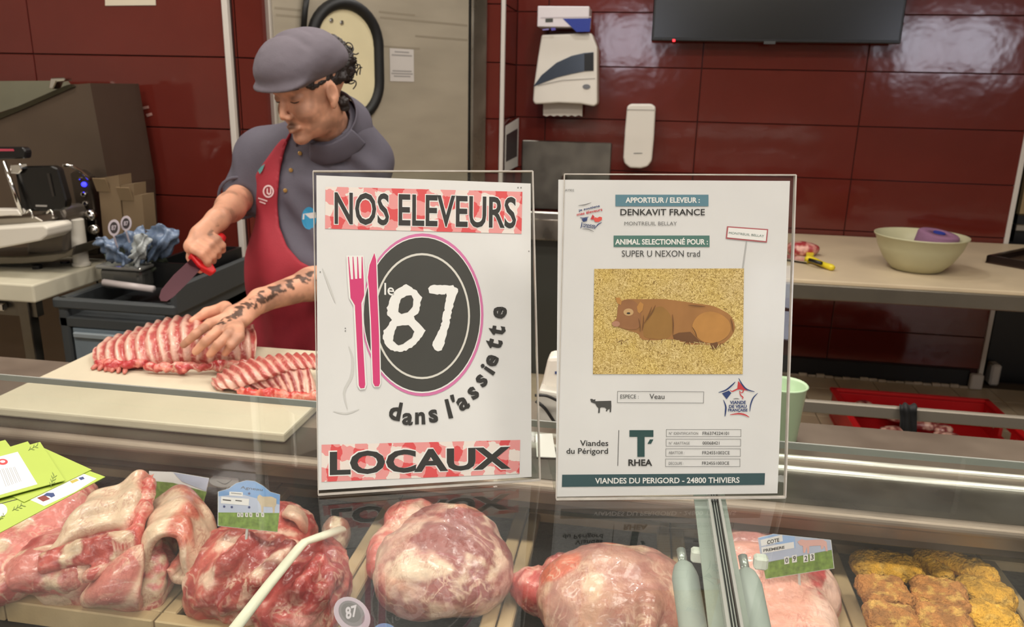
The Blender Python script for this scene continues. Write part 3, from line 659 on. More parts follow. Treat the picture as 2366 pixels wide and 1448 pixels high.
body = catmull(np.array([(x, y, 0) for x, y in [(560, 470), (760, 470), (980, 468), (1180, 490), (1380, 520), (1560, 545), (1700, 600), (1800, 670), (1850, 780), (1830, 880), (1740, 980), (1620, 1030), (1480, 1010), (1300, 1010), (1120, 950), (900, 960), (740, 950), (690, 880), (560, 840), (430, 790), (395, 750), (440, 690), (450, 590), (480, 510)]], float), 90, True)[:, :2]
C4('calf_body', body, CALF, 3)
C4('calf_belly', [(1110, 900), (1180, 870), (1320, 860), (1420, 960), (1500, 1000), (1300, 990), (1120, 945)], CALFD, 4)
C4('calf_haunch', catmull(np.array([(x, y, 0) for x, y in [(1340, 800), (1400, 680), (1520, 620), (1660, 640), (1770, 720), (1800, 830), (1740, 930), (1620, 990), (1480, 980), (1380, 900)]], float), 40, True)[:, :2], CALFL, 5)
C4('calf_shoulder', catmull(np.array([(x, y, 0) for x, y in [(780, 720), (860, 600), (980, 560), (1090, 680), (1100, 860), (1040, 940), (860, 940), (760, 900)]], float), 40, True)[:, :2], mat('calf_shoulder', (152, 112, 56), .5, var=.1, vsc=50), 4)
C4('calf_head', catmull(np.array([(x, y, 0) for x, y in [(470, 520), (560, 475), (660, 500), (720, 600), (730, 720), (690, 820), (580, 830), (460, 800), (410, 760), (440, 690), (450, 590)]], float), 40, True)[:, :2], mat('calf_head', (150, 104, 66), .5, var=.12, vsc=50), 5)
C4('calf_muzzle', ell(430, 765, 48, 34, 20), CALFP, 6); C4('calf_ear', [(425, 455), (470, 450), (500, 490), (490, 540), (445, 520)], CALFL, 6); C4('calf_ear', [(680, 560), (720, 500), (760, 530), (750, 600), (710, 640), (690, 620)], CALFL, 6)
C4('calf_cheek', ell(580, 625, 60, 44, 20), mat('calf_pale', (196, 160, 112), .5), 6); C4('calf_eye', ell(580, 638, 22, 11, 14), INK, 7)
for a, b in (((905, 540), (800, 720)), ((860, 560), (770, 760)), ((760, 660), (740, 850)), ((1105, 650), (1110, 900)), ((1290, 540), (1500, 560)), ((1340, 800), (1400, 930)), ((700, 700), (720, 860)), ((1800, 700), (1830, 860))):
    S.stroke(c4(a, ((a[0]+b[0])/2+8, (a[1]+b[1])/2), b), 2.2, CALFD, O(7), pp, 'fur_fold')
C4('calf_hoof', [(1560, 1000), (1640, 980), (1660, 1040), (1580, 1070)], CALFD, 6)
STRW = mat('straw_light', (226, 204, 140), .5)
for k in range(60):
    x = 380+1440*rng.random(); y = 930+60*rng.random()+(40 if x > 1300 else 0); a = rng.random()*3.1; l = 25+40*rng.random()
    S.line(c4((x, y))[0], c4((x+l*math.cos(a), y+l*math.sin(a)))[0], 1.2, STRW if k % 3 else CALFD, O(8), pp, 'straw_blade')
# lower block
S.boxline(c5((638, 218), (1455, 222), (1452, 332), (636, 328)), 1.0, GINK, O(1), pp); T('ESPECE :', c5((667, 250), (838, 287)), mat('soft_ink', (70, 70, 68), .6)); T('Veau', c5((942, 244), (1082, 292)), INK)
S.poly('cow_emblem', c5((382, 292), (400, 290), (412, 298), (432, 294), (430, 312), (580, 308), (582, 360), (578, 415), (566, 417), (566, 385), (548, 392), (540, 410), (528, 404), (536, 388), (520, 372), (490, 370), (475, 376), (472, 422), (456, 424), (460, 378), (444, 362), (430, 336), (408, 328), (392, 322)), mat('soft_ink', (70, 70, 68), .6), O(1), pp)
S.poly('flag', c5((1776, 122), (1830, 178), (1868, 214), (1830, 206), (1800, 192), (1768, 198)), REDI, O(1), pp); S.poly('flag', c5((1625, 238), (1690, 212), (1712, 236), (1668, 294)), NAVY, O(1), pp)
for L, wd, m_ in ((((1782, 95), (1815, 155), (1858, 200), (1932, 224)), 3.4, NAVY), (((1592, 230), (1660, 208), (1720, 160), (1750, 130)), 3.4, NAVY), (((1638, 300), (1660, 360), (1658, 410), (1652, 456)), 3.6, NAVY), (((1962, 236), (1920, 280), (1896, 340), (1886, 410)), 3.0, NAVY), (((1700, 440), (1780, 430), (1840, 440), (1882, 464)), 3.6, REDI), (((1700, 205), (1715, 220), (1735, 215), (1780, 195), (1828, 205), (1812, 235), (1790, 215)), 3.0, REDI), (((1790, 215), (1800, 255), (1822, 275), (1815, 295)), 2.6, REDI), (((1730, 292), (1760, 288), (1790, 292)), 2.0, GINK)):
    S.stroke(c5(*L), wd, m_, O(2), pp)
T('VIANDE', c5((1700, 308), (1850, 340)), NAVY, .03); T('DE VEAU', c5((1690, 347), (1857, 377)), NAVY, .03); T('FRANÇAISE', c5((1683, 382), (1865, 416)), NAVY, .03)
T('Viandes', c5((287, 680), (553, 735)), INK, .01); T('du Périgord', c5((158, 755), (550, 825)), INK, .01)
S.line(*c5((652, 585), (642, 922)), 1.2, INK, O(1), pp)
S.poly('emblem', R(*c5((752, 585), (978, 648))), DTEAL, O(1), pp); S.poly('emblem', R(*c5((827, 640), (895, 836))), DTEAL, O(2), pp); S.poly('emblem', c5((945, 672), (978, 672), (955, 714), (922, 714)), DTEAL, O(1), pp)
T('RHEA', c5((742, 860), (967, 922)), INK, .03)
for q, a, b, ta, tb in (((1098, 577, 1805, 648), (1125, 602, 1400, 628), (1442, 600, 1690, 630), 'N° IDENTIFICATION', 'FR6374224101'), ((1096, 668, 1802, 738), (1125, 694, 1320, 720), (1442, 692, 1600, 721), 'N° ABATTAGE', '00068421'),
                        ((1094, 758, 1800, 834), (1122, 784, 1270, 811), (1440, 783, 1697, 813), 'ABATTOIR :', 'FR24551002CE'), ((1091, 855, 1796, 930), (1122, 885, 1262, 912), (1437, 881, 1693, 911), 'DECOUPE :', 'FR24551003CE')):
    S.boxline(R(*c5(q[:2], q[2:])), 0.9, GINK, O(1), pp); T(ta, c5(a[:2], a[2:]), GINK); T(tb, c5(b[:2], b[2:]), INK)
S.poly('footer_bar', c5((118, 1005), (2030, 990), (2025, 1100), (115, 1120)), mat('footer_teal', (52, 80, 84), .5), O(1), pp)
T('VIANDES DU PERIGORD - 24800 THIVIERS', c5((428, 1035), (1790, 1028), (1790, 1082), (428, 1090)), WINK, .02)
# ================================================================== things along the back walls
def fp(pts, y, depth, bev=0.0, seg=1):
    vf = prism([UY(px, py, y) for px, py in pts], (0, depth, 0)); return bevel(vf, bev, seg, .4) if bev else vf
def rrect(x0, y0, x1, y1, r, n=6):
    P = []
    for cx, cy, a in ((x1-r, y0+r, -90), (x1-r, y1-r, 0), (x0+r, y1-r, 90), (x0+r, y0+r, 180)):
        for k in range(n+1):
            t = math.radians(a+90*k/n); P.append((cx+r*math.cos(t), cy+r*math.sin(t)))
    return P
def base_of(*vfs):
    V = np.concatenate([np.asarray(v[0]) for v in vfs]); mn, mx = V.min(0), V.max(0); return ((mn[0]+mx[0])/2, (mn[1]+mx[1])/2, mn[2])
# ---- television
sc = box(0.0, 1.178, 4.262, 4.30, 1.742, 2.40, .004)
t = thing('television', 'black flat television mounted high on the red tiled wall', 'television', base_of(sc))
mk('casing', sc, mat('tv_casing', (12, 12, 13), .3), t); mk('screen', box(.012, 1.166, 4.2605, 4.263, 1.758, 2.39), mat('tv_screen', (24, 25, 25), .22, spec=.6), t)
mk('wall_mount', box(.35, .85, 4.30, YR-.006, 1.85, 2.25), BLACK, t); mk('brand_plate', box(.545, .60, 4.259, 4.263, 1.733, 1.747), mat('dim_print', (60, 62, 62), .4), t)
mk('standby_light', box(.105, .117, 4.258, 4.264, 1.739, 1.749), mat('red_led', (255, 40, 40), .4, emit=((255, 40, 50), 4)), t)
# ---- paper towel dispenser with a glove box on top
body = fp([(1251, 80), (1367, 76), (1380, 110), (1380, 240), (1372, 246), (1340, 240), (1290, 238), (1236, 241), (1231, 234), (1233, 200), (1243, 130)], 4.20, .17, .012, 3)
t = thing('towel_dispenser', 'white plastic paper towel dispenser with dark curved window on the tiled wall', 'dispenser', base_of(body))
mk('casing', body, WHITEP, t)
w_ = cv([(455, 690), (520, 600), (640, 500), (760, 445), (860, 422), (935, 415), (935, 560), (860, 568), (760, 588), (650, 615), (530, 660)], 1100, 0, 3.448)
mk('window_strip', fp(w_, 4.196, .006), mat('smoky_window', (62, 70, 82), .15, var=.1, vsc=6), t)
mk('strip_end', fp(cv([(862, 430), (936, 418), (936, 562), (862, 566)], 1100, 0, 3.448), 4.195, .006), BLACK, t)
mk('lock', fp(ell(1355, 200, 9, 5.5, 16), 4.196, .006), mat('lock_grey', (120, 120, 122), .4, .5), t)
mk('front_seam', fp([(1242, 196), (1300, 184), (1375, 180), (1375, 182), (1300, 187), (1242, 199)], 4.1985, .004), mat('seam_grey', (170, 164, 156), .5), t)
jag_b = [(1255+k*8.2, 266+(3 if k % 2 else 0)) for k in range(11, -1, -1)]
mk('towel_sheet', fp([(1255, 238), (1346, 240)]+jag_b, 4.28, .002), mat('towel_paper', (206, 198, 188), .8), t)
gb = box(-.566, -.310, 4.17, 4.34, 1.795, 1.892, .003)
g = mk('glove_box', gb, mat('carton_white', (216, 208, 210), .6)); tag(g, 'white and blue carton lying on top of the towel dispenser', 'carton')
gp = lambda L: fp(cv(L, 1100, 0, 3.448), 4.169, .0012)
mk('blue_print', gp([(690, 148), (915, 146), (906, 252), (800, 254)]), mat('carton_blue', (24, 48, 140), .5), g)
mk('dark_print', gp([(552, 148), (612, 146), (612, 176), (552, 178)]), CHAR, g); mk('blue_print', gp([(530, 232), (580, 228), (580, 238), (530, 242)]), mat('carton_lilac', (130, 120, 180), .5), g)
mk('blue_print', gp([(596, 222), (630, 220), (634, 240), (600, 244)]), mat('carton_violet', (84, 74, 160), .5), g); mk('lid_edge', fp(cv([(515, 136), (917, 130), (917, 138), (515, 144)], 1100, 0, 3.448), 4.1685, .001), mat('carton_edge', (190, 180, 184), .6), g)
# ---- soap dispenser
sp = [(1449, 246), (1456, 240), (1506, 240), (1515, 247), (1511, 320), (1506, 372), (1496, 385), (1480, 389), (1455, 388), (1443, 378), (1440, 365), (1444, 300)]
b = fp(sp, 4.29, .085, .014, 3)
t = thing('soap_dispenser', 'tall white rounded soap dispenser mounted under the television', 'dispenser', base_of(b)); mk('casing', b, WHITEP, t)
mk('top_seam', fp([(1449, 252), (1512, 253), (1512, 255), (1449, 254)], 4.288, .004), mat('seam_grey', (170, 164, 156), .5), t); mk('marking', fp([(1464, 353), (1484, 353), (1484, 355), (1464, 355)], 4.2885, .002), GINK, t)
# ---- wash basin with steel splashback
t = thing('wash_basin', 'stainless steel hand wash basin with a tall splashback plate', 'basin', (-.41, 4.2, .0))
mk('splashback', box(-.655, -.172, 4.355, YR-.008, .86, 1.228, .004), DSTEEL, t)
mk('bowl', join([box(-.66, -.15, 3.98, 4.0, .755, .90, .006), box(-.66, -.64, 4.0, 4.36, .755, .90), box(-.17, -.15, 4.0, 4.36, .755, .90), box(-.66, -.15, 4.0, 4.36, .755, .775)]), STEEL, t)
mk('rolled_rim', tube([(-.66, 3.985, .86), (-.15, 3.985, .86)], .006, 8), CHROME, t, smooth=True)
mk('cabinet', box(-.60, -.21, 4.06, 4.36, .0, .755, .006), mat('grey_cabinet', (52, 53, 48), .5), t)
mk('tap', tube(catmull([(-.41, 4.33, .90), (-.41, 4.33, 1.02), (-.41, 4.25, 1.06), (-.41, 4.18, 1.02)], 14), .011, 8), CHROME, t, smooth=True)
# ---- poster on the return wall, papers on the left wall
P0 = [np.array([XR+.012, 4.03, z]) for z in (1.085, 1.315)]; P1 = [np.array([XR+.030, 4.34, z]) for z in (1.09, 1.345)]
po_ = prism([P0[0], P1[0], P1[1], P0[1]], (.0015, 0, 0)); t = mk('poster', po_, PAPER); tag(t, 'small paper poster edge-on beside the white corner trim', 'poster')
q = lambda a, b: P0[0]*(1-a)*(1-b)+P1[0]*a*(1-b)+P0[1]*(1-a)*b+P1[1]*a*b+np.array([.0016, 0, 0])
mk('dark_picture', prism([q(.06, .22), q(.9, .22), q(.9, .8), q(.06, .8)], (.0006, 0, 0)), mat('poster_dark', (58, 50, 52), .5, var=.3, vsc=40), t)
t = mk('wall_paper_notice', fp([(241, -60), (356, -60), (360, 12), (243, 13)], 2.941, .001), mat('aged_paper', (206, 196, 176), .7)); tag(t, 'white paper sheet taped high on the left tiled wall', 'notice')
for k, q_ in enumerate(([(324, 248), (343, 244), (344, 250), (326, 254)], [(337, 264), (350, 260), (352, 266), (340, 270)])): mk('tape_scrap', fp(q_, 2.942, .001), mat('tape', (160, 120, 110), .5), wl)
# ---- large steel machine by the left wall
mb = fp([(-120, 318), (0, 266), (160, 196), (208, 192), (252, 430), (250, 640), (-120, 640)], 2.62, .28)
V = np.asarray(mb[0]); V[V[:, 2] < 1.0, 2] = 0.0
t = thing('steel_machine', 'big dull brown-grey steel machine with a sloping glazed lid', 'machine', base_of(mb))
mk('body', (V, mb[1]), mat('brown_steel', (98, 84, 72), .42, .6, var=.1, vsc=4), t)
mk('lid', fp([(-120, 188), (148, 186), (158, 198), (40, 246), (-120, 300)], 2.80, .02), mat('greenish_glass', (124, 122, 104), .2, .3, var=.2, vsc=3), t)
mk('lid_frame', fp([(-120, 308), (40, 246), (150, 198), (164, 194), (172, 200), (50, 254), (-120, 322)], 2.612, .03), mat('frame_steel', (66, 62, 48), .35, .8), t)
mk('hinge', fp([(116, 180), (148, 179), (150, 186), (130, 188), (122, 206), (112, 204)], 2.60, .04, .003), CHROME, t)
# ---- white block bench with slicer
BX1 = -1.90
t = thing('butcher_bench', 'thick white cutting block bench on steel legs at the left', 'bench', (-2.4, 2.38, 0))
mk('block', box(-2.95, BX1, 2.19, 2.60, .80, .86, .006, 2), mat('block_white', (206, 200, 178), .5, var=.08, vsc=7), t)
mk('frame_rail', join([box(-2.93, BX1-.02, 2.215, 2.245, .745, .80), box(-2.93, BX1-.02, 2.55, 2.58, .745, .80)]), DSTEEL, t)
for x in (-2.90, BX1-.06):
    for y in (2.225, 2.565): mk('leg', box(x-.02, x+.02, y-.02, y+.02, 0, .80, .003), DSTEEL, t)
mk('drip_rail', box(-2.93, BX1-.12, 2.19, 2.21, .765, .79, .003), CHROME, t)
Y0 = 2.36
t = thing('meat_slicer', 'steel meat slicer with black guard and chrome knobs on the white block', 'slicer', (-2.05, 2.42, .86))
mk('base', fp([(-90, 592), (60, 592), (150, 583), (174, 566), (168, 590), (120, 604), (50, 610), (-90, 614)], Y0, .17, .004), DSTEEL, t)
for px, py, y in ((85, 612, 2.40), (150, 604, 2.5)):
    c = UY(px, py, y); mk('foot', lathe([(.016, 0), (.016, max(.008, c[2]-.86))], (c[0], c[1], .86), 12), BLACK, t)
mk('motor_body', fp([(60, 500), (105, 480), (140, 478), (152, 500), (152, 585), (100, 592), (60, 588)], 2.42, .12, .012, 2), mat('cast_grey', (112, 104, 94), .4, .7), t)
g = mk('guard_plate', fp(cv([(95, 120), (150, 100), (340, 95), (385, 115), (445, 330), (440, 370), (410, 395), (150, 400), (140, 385)], 0, 350, 2.896), 2.34, .03, .004), mat('guard_black', (16, 15, 14), .22), t)
mk('brand_print', fp(cv([(238, 356), (315, 358), (314, 370), (238, 368)], 0, 350, 2.896), 2.339, .001), mat('print_pale', (150, 146, 140), .5), g)
mk('guard_ridge', fp(cv([(312, 148), (330, 148), (362, 300), (350, 302)], 0, 350, 2.896), 2.336, .004), mat('ridge_black', (44, 40, 36), .3), g)
mk('carriage_bar', join([tube([UY(8, 372, 2.32), UY(50, 492, 2.32)], .007, 8), tube([UY(-60, 494, 2.32), UY(50, 494, 2.32)], .006, 8)]), CHROME, t, smooth=True)
mk('meat_press', fp([(-90, 340), (52, 340), (60, 350), (58, 366), (-90, 372)], 2.33, .03, .004), BLACK, t)
mk('press_clamp', fp([(22, 380), (46, 378), (50, 392), (42, 402), (22, 400)], 2.325, .03, .003), CHROME, t)
mk('press_label', fp([(-90, 343), (30, 344), (32, 349), (-90, 350)], 2.328, .002), mat('pink_label', (190, 70, 90), .5), t)
mk('end_plate', fp([(-90, 485), (40, 484), (48, 496), (-90, 506)], 2.31, .05, .003), WHITEP, t)
mk('carriage_plate', fp([(-90, 508), (80, 500), (98, 510), (96, 520), (-90, 530)], 2.34, .08, .003), STEEL, t)
for px, py in ((70, 490), (118, 490)): mk('catch', tube(catmull([UY(px-10, py+2, 2.33), UY(px-2, py-5, 2.33), UY(px+4, py+3, 2.33), UY(px+5, py+14, 2.33)], 10), .004, 6), CHROME, t, smooth=True)
mk('control_column', fp([(160, 400), (180, 392), (204, 408), (216, 460), (230, 560), (226, 590), (192, 592), (182, 520)], 2.545, .04, .006, 2), mat('column_steel', (74, 66, 58), .35, .8), t)
for px, py, r, m_ in ((195, 426, .0085, mat('blue_led', (60, 60, 255), .3, emit=((40, 40, 255), 5))), (184, 413, .005, CHROME), (194, 449, .009, CHROME), (198, 470, .009, CHROME)):
    mk('button', orient(lathe([(r, 0), (r, .006), (r*.6, .009)], (0, 0, 0), 14), UY(px, py, 2.543), (0.3, -1, .2)), m_, t, smooth=False)
for px, py in ((213, 497), (221, 530)): mk('knob', orient(lathe([(.012, 0), (.020, .008), (.020, .022), (.012, .03)], (0, 0, 0), 16), UY(px, py, 2.543), (0.3, -1, .2)), CHROME, t, smooth=True)
mk('lever', tube(catmull([UY(146, 381, 2.44), UY(166, 384, 2.45), UY(188, 397, 2.50), UY(207, 414, 2.535)], 14), .006, 8), CHROME, t, smooth=True)
ft = fp([(-90, 532), (100, 520), (109, 527), (108, 545), (94, 556), (-90, 590)], 2.25, .12, .006, 2); t = mk('foam_tray', ft, mat('foam_white', (220, 214, 200), .6)); tag(t, 'white foam tray held on the slicer carriage', 'tray')
c = np.array([-1.935, 2.470, 0]); cyl = lathe([(.027, 0), (.030, .004), (.030, .012), (.026, .014), (.025, .165), (.022, .168)], (c[0], c[1], .861), 24); t = mk('plastic_pusher', cyl, mat('pusher_white', (214, 208, 194), .45), smooth=False); tag(t, 'upright white plastic cylinder beside the slicer controls', 'pusher')
# ---- grey drawer unit with things on top
UX0, UX1, UY0_, UY1_, UZT = -1.89, -1.47, 2.27, 2.83, .80
GREYPL = mat('grey_plastic', (66, 70, 72), .45); t = thing('drawer_unit', 'grey plastic drawer unit with a pale see-through drawer front', 'drawer unit', ((UX0+UX1)/2, 2.55, 0))
mk('body', join([box(UX0, UX0+.035, UY0_, UY1_, .02, UZT, .006), box(UX1-.035, UX1, UY0_, UY1_, .02, UZT, .006), box(UX0, UX1, UY1_-.02, UY1_, .02, UZT), box(UX0, UX1, UY0_, UY1_, .70, .735, .004)]), GREYPL, t)
mk('top_rim', join([box(UX0-.01, UX1+.01, UY0_-.01, UY0_+.02, .765, UZT, .006), box(UX1-.01, UX1+.012, UY0_, UY1_, .765, UZT+.06, .006)]), GREYPL, t)
for k in range(3):
    z0 = .06+k*.22; d = mk('drawer', box(UX0+.04, UX1-.04, UY0_+.004, UY0_+.02, z0, z0+.20, .006), mat('milky_drawer', (120, 134, 144), .35, var=.12, vsc=5), t)
    mk('drawer_lip', box(UX0+.05, UX1-.05, UY0_-.008, UY0_+.006, z0+.165, z0+.185, .004), mat('milky_lip', (142, 152, 158), .35), d)
mk('drawer_label', box(UX0+.08, UX0+.24, UY0_+.001, UY0_+.0045, .52, .57), mat('label_blue', (84, 120, 160), .5), d)
cx0, cx1, cy0, cy1 = -1.665, -1.500, 2.47, 2.80
t = mk('black_crate', join([box(cx0, cx1, cy0, cy0+.012, .806, .89), box(cx0, cx1, cy1-.012, cy1, .806, .89), box(cx0, cx0+.012, cy0+.012, cy1-.012, .806, .89), box(cx1-.012, cx1, cy0+.012, cy1-.012, .806, .89), box(cx0, cx1, cy0, cy1, .80, .806)]), mat('crate_black', (20, 21, 22), .35)); tag(t, 'empty black plastic crate on top of the grey drawer unit', 'crate')
# clear tub
c = UZ(292, 668, .80); c[1] -= .03; tb = box(c[0]-.085, c[0]+.075, c[1]+.01, c[1]+.16, .80, .875, .018, 3)
t = thing('clear_tub', 'shiny clear plastic tub with lid on the drawer unit', 'tub', base_of(tb)); mk('tub_wall', tb, mat('tub_clear', (92, 92, 88), .12, .4), t, smooth=False); mk('lid', box(c[0]-.092, c[0]+.082, c[1]+.003, c[1]+.167, .872, .886, .006, 2), mat('lid_clear', (150, 150, 145), .1, .4), t)
t = mk('film_roll', tube([UY(240, 652, c[1]-.02), UY(355, 668, c[1]-.03)], .012, 12), mat('film_white', (196, 186, 184), .3), smooth=True); tag(t, 'thin white film roll in front of the clear tub', 'film roll')
# cardboard boxes
KR = mat('kraft_card', (118, 98, 72), .75, var=.08, vsc=8)
for pts, y, lb in (([(226, 412), (274, 404), (281, 540), (236, 548)], 2.535, 'taller brown cardboard carton standing behind the bag of price tags'), ([(279, 428), (309, 424), (310, 452), (328, 450), (334, 545), (287, 548)], 2.54, 'shorter brown cardboard carton with a torn flap beside the red wall')):
    vf = fp(pts, y, .07); V = np.asarray(vf[0]); V[V[:, 2] < .99, 2] = .80; o_ = thing('cardboard_carton', lb, 'carton', base_of((V, []))); mk('carton_body', (V, vf[1]), KR, o_)
    x0, z1 = V[:, 0].min(), V[:, 2].max(); mk('flap', xf(box(0, .05, 0, .003, 0, .05), Matrix.Translation((x0+.004, y-.004, z1-.06)) @ Matrix.Rotation(.35, 4, 'X')), mat('kraft_card_b', (136, 114, 84), .75), o_)
# bag of tags: crumpled blue-grey film
FILM = mat('blue_film', (112, 130, 156), .25, var=.35, vsc=25, coat=.4, bump=.3, bsc=40); FILMW = mat('pale_film', (170, 176, 176), .3, var=.25, vsc=30, bump=.3, bsc=50)
bc = np.array([UY(310, 600, 2.42)[0], 2.42, .895]); t = thing('film_bag', 'crumpled blue-grey plastic bag bursting open on the drawer unit', 'bag', (bc[0], bc[1], .80))
def film(pts, y0, seed, m_, nm='film_fold'):
    G = [[UY(px, py, y0+dy) for px, py, dy in row] for row in pts]; s_ = np.random.default_rng(seed).random(8)*6
    V, F, _ = sheet(G, 22, 16, .0025, wob=lambda u, v: .012*np.sin(u*9+s_[0])*np.sin(v*11+s_[1])+.007*np.sin(u*23+v*17+s_[2])); mk(nm, (V, F), m_, t, smooth=True)
film([[(216, 560, 0), (232, 575, .0), (262, 606, .02)], [(230, 548, -.02), (258, 572, -.03), (285, 610, .0)], [(262, 552, .0), (280, 580, .0), (300, 610, .02)]], 2.38, 1, FILM)
film([[(262, 556, .03), (282, 575, .0), (300, 605, .02)], [(292, 535, .0), (312, 570, -.02), (318, 608, .02)], [(330, 520, .03), (345, 560, .02), (335, 606, .03)]], 2.42, 2, FILM)
film([[(335, 530, .03), (345, 565, .0), (340, 605, .02)], [(370, 520, .0), (378, 555, -.02), (368, 598, .02)], [(413, 530, .03), (412, 558, .02), (392, 585, .03)]], 2.44, 3, FILM)
film([[(318, 545, -.02), (306, 575, -.03), (302, 595, -.02)], [(330, 538, -.04), (322, 580, -.05), (312, 612, -.03)], [(344, 548, -.02), (340, 578, -.03), (322, 600, -.02)]], 2.38, 4, FILMW)
film([[(240, 575, .06), (250, 610, .05), (270, 640, .05)], [(300, 560, .07), (310, 600, .06), (320, 640, .05)], [(390, 560, .08), (392, 590, .07), (380, 620, .06)]], 2.42, 5, mat('green_film', (70, 78, 62), .35, var=.3, vsc=25, bump=.3, bsc=40))
WTAG = mat('tag_white', (206, 196, 204), .5); DTAG = mat('tag_dark', (64, 58, 60), .5)
for px, py, rx, ry, y, lb in ((263, 526, 13.5, 19, 2.34, 'round 87 price tag sticking out of the film bag, nearer the slicer'), (291, 516, 12.5, 17.5, 2.36, 'round 87 price tag sticking out of the film bag, nearer the knife')):
    dsk = fp(ell(px, py, rx, ry, 24), y, .002); tt = thing('round_tag', lb, 'price tag', base_of(dsk)); mk('disc', dsk, WTAG, tt); mk('centre', fp(ell(px, py, rx*.68, ry*.7, 24), y-.0006, .001), DTAG, tt)
    uv, F = text_vf('87', .02); Pt = [UY(px-rx*.42+a*rx*.84, py+ry*.3-b_*ry*.6, y-.001) for a, b_ in uv]; mk('lettering', (np.array(Pt), F), WTAG, tt)
    mk('prong', tube([UY(px, py+ry, y+.001), UY(px+8, py+ry+26, y+.02)], .003, 6), WTAG, tt)
# ---- right-hand worktable
TX0, TX1, TY0, TY1, TZ = .28, 2.4, 3.24, YR-.02, .79
t = thing('work_table', 'long worktable with a stained white board top on a steel frame', 'table', (1.3, 3.8, 0))
mk('board_top', box(TX0, TX1, TY0, TY1, .772, TZ, .004, 2), mat('stained_board', (206, 188, 158), .5, var=.10, vsc=4, bump=.02, bsc=80), t)
mk('steel_frame', join([box(TX0, TX1, TY0-.004, TY0+.03, .71, .772, .004), box(TX0, TX1, TY1-.03, TY1, .71, .772), box(TX0, TX0+.03, TY0, TY1, .71, .772)]), mat('table_steel', (128, 122, 110), .4, .9, var=.1), t)
for x, y in ((TX0+.04, TY0+.04), (TX1-.06, TY0+.04), (TX0+.04, TY1-.05), (TX1-.06, TY1-.05)): mk('leg', box(x-.02, x+.02, y-.02, y+.02, 0, .71, .003), DSTEEL, t)
c = UZ(2133, 634, TZ); bc = np.array([c[0], c[1]+.095, TZ])
t = mk('mixing_bowl', lathe([(.085, 0), (.10, .006), (.135, .045), (.165, .10), (.180, .150), (.184, .152), (.184, .146), (.176, .142), (.160, .10), (.128, .05), (.09, .014), (.0, .012)], bc, 40), mat('bowl_plastic', (186, 182, 148), .4, sss=.0, var=.05), smooth=True); tag(t, 'pale green-beige plastic bowl standing on the worktable', 'bowl')
sp_ = lathe([(.02, -.002), (.075, 0), (.082, .006), (.084, .05), (.082, .094), (.076, .10), (.03, .101), (.03, .085), (0, .085)], (0, 0, 0), 32)
c = UY(2160, 580, bc[1]); q_ = orient(sp_, (c[0], bc[1]+.03, TZ+.06), (.12, -.12, 1)); t = thing('twine_spool', 'purple butcher twine spool sitting in the plastic bowl', 'twine spool', base_of(q_)); mk('winding', q_, mat('purple_twine', (146, 104, 134), .7, var=.12, vsc=10, bump=.5, bsc=120, stretch=(1, 1, 12)), t, smooth=True)
mk('core_tag', orient(lathe([(.024, .094), (.024, .104)], (0, 0, 0), 16), (c[0], bc[1]+.03, TZ+.06), (.12, -.12, 1)), mat('blue_core', (40, 60, 150), .5), t)
# small knife and meat scrap
t = thing('boning_knife', 'small knife with a yellow and black handle lying on the worktable', 'knife', UZ(1880, 605, TZ))
YH = mat('yellow_handle', (222, 200, 40), .4)
mk('blade', prism([UZ(1800, 586, TZ+.01), UZ(1866, 596, TZ+.01), UZ(1864, 606, TZ+.01), UZ(1800, 596, TZ+.01)], (0, 0, .003)), CHROME, t)
mk('handle', tube(catmull([UZ(1862, 598, TZ+.016), UZ(1880, 601, TZ+.018), UZ(1902, 611, TZ+.016), UZ(1926, 619, TZ+.014)], 12), [.012, .016, .016, .014, .013, .013, .012, .012, .012, .013, .014, .010], 10), YH, t, smooth=True)
mk('handle_grip', tube([UZ(1870, 600, TZ+.027), UZ(1898, 608, TZ+.027)], .008, 8), BLACK, t, smooth=True)
mk('guard', prism([UZ(1862, 587, TZ+.006), UZ(1878, 588, TZ+.006), UZ(1880, 594, TZ+.006), UZ(1864, 610, TZ+.006)], (0, 0, .014)), YH, t)
def blob(c, r, seed, h=.006, amp=.25):
    c = np.array(c, float); pr = [pe(c, r, k=.02)]; g = np.random.default_rng(seed)
    for k in range(4):
        d = g.normal(0, 1, 3); d /= np.linalg.norm(d); pr.append(pe(c+d*np.array(r)*.5, np.array(r)*(.45+.25*g.random()), k=.02))
    V, F = sdf_mesh(pr, h, pad=.01); N = vnormals(V, F); V = V+N*((vnoise(V, 1/(min(r)*.8), seed)-.5)*amp*min(r))[:, None]; return V, F
MEATM = mat('raw_meat', attr=True, rough=.32, var=.18, vsc=90, bump=.25, bsc=140, coat=.35, sss=0.0, detail=5)
MEATC = lambda V, sc, seed, A=(160, 50, 56), B=(214, 158, 144), lo=.45, hi=.6: lin(A)+(lin(B)-lin(A))*np.clip((fbm(V, sc, seed)-lo)/(hi-lo), 0, 1)[:, None]
c = UZ(1852, 592, TZ); V, F = blob((c[0]+.01, c[1]+.05, TZ+.028), (.075, .05, .03), 3, .005); V[:, 2] = np.maximum(V[:, 2], TZ); t = mk('meat_trimming', (V, F), MEATM, smooth=True, cols=MEATC(V, 40, 2)); tag(t, 'pink meat trimming lying behind the small yellow knife', 'meat')
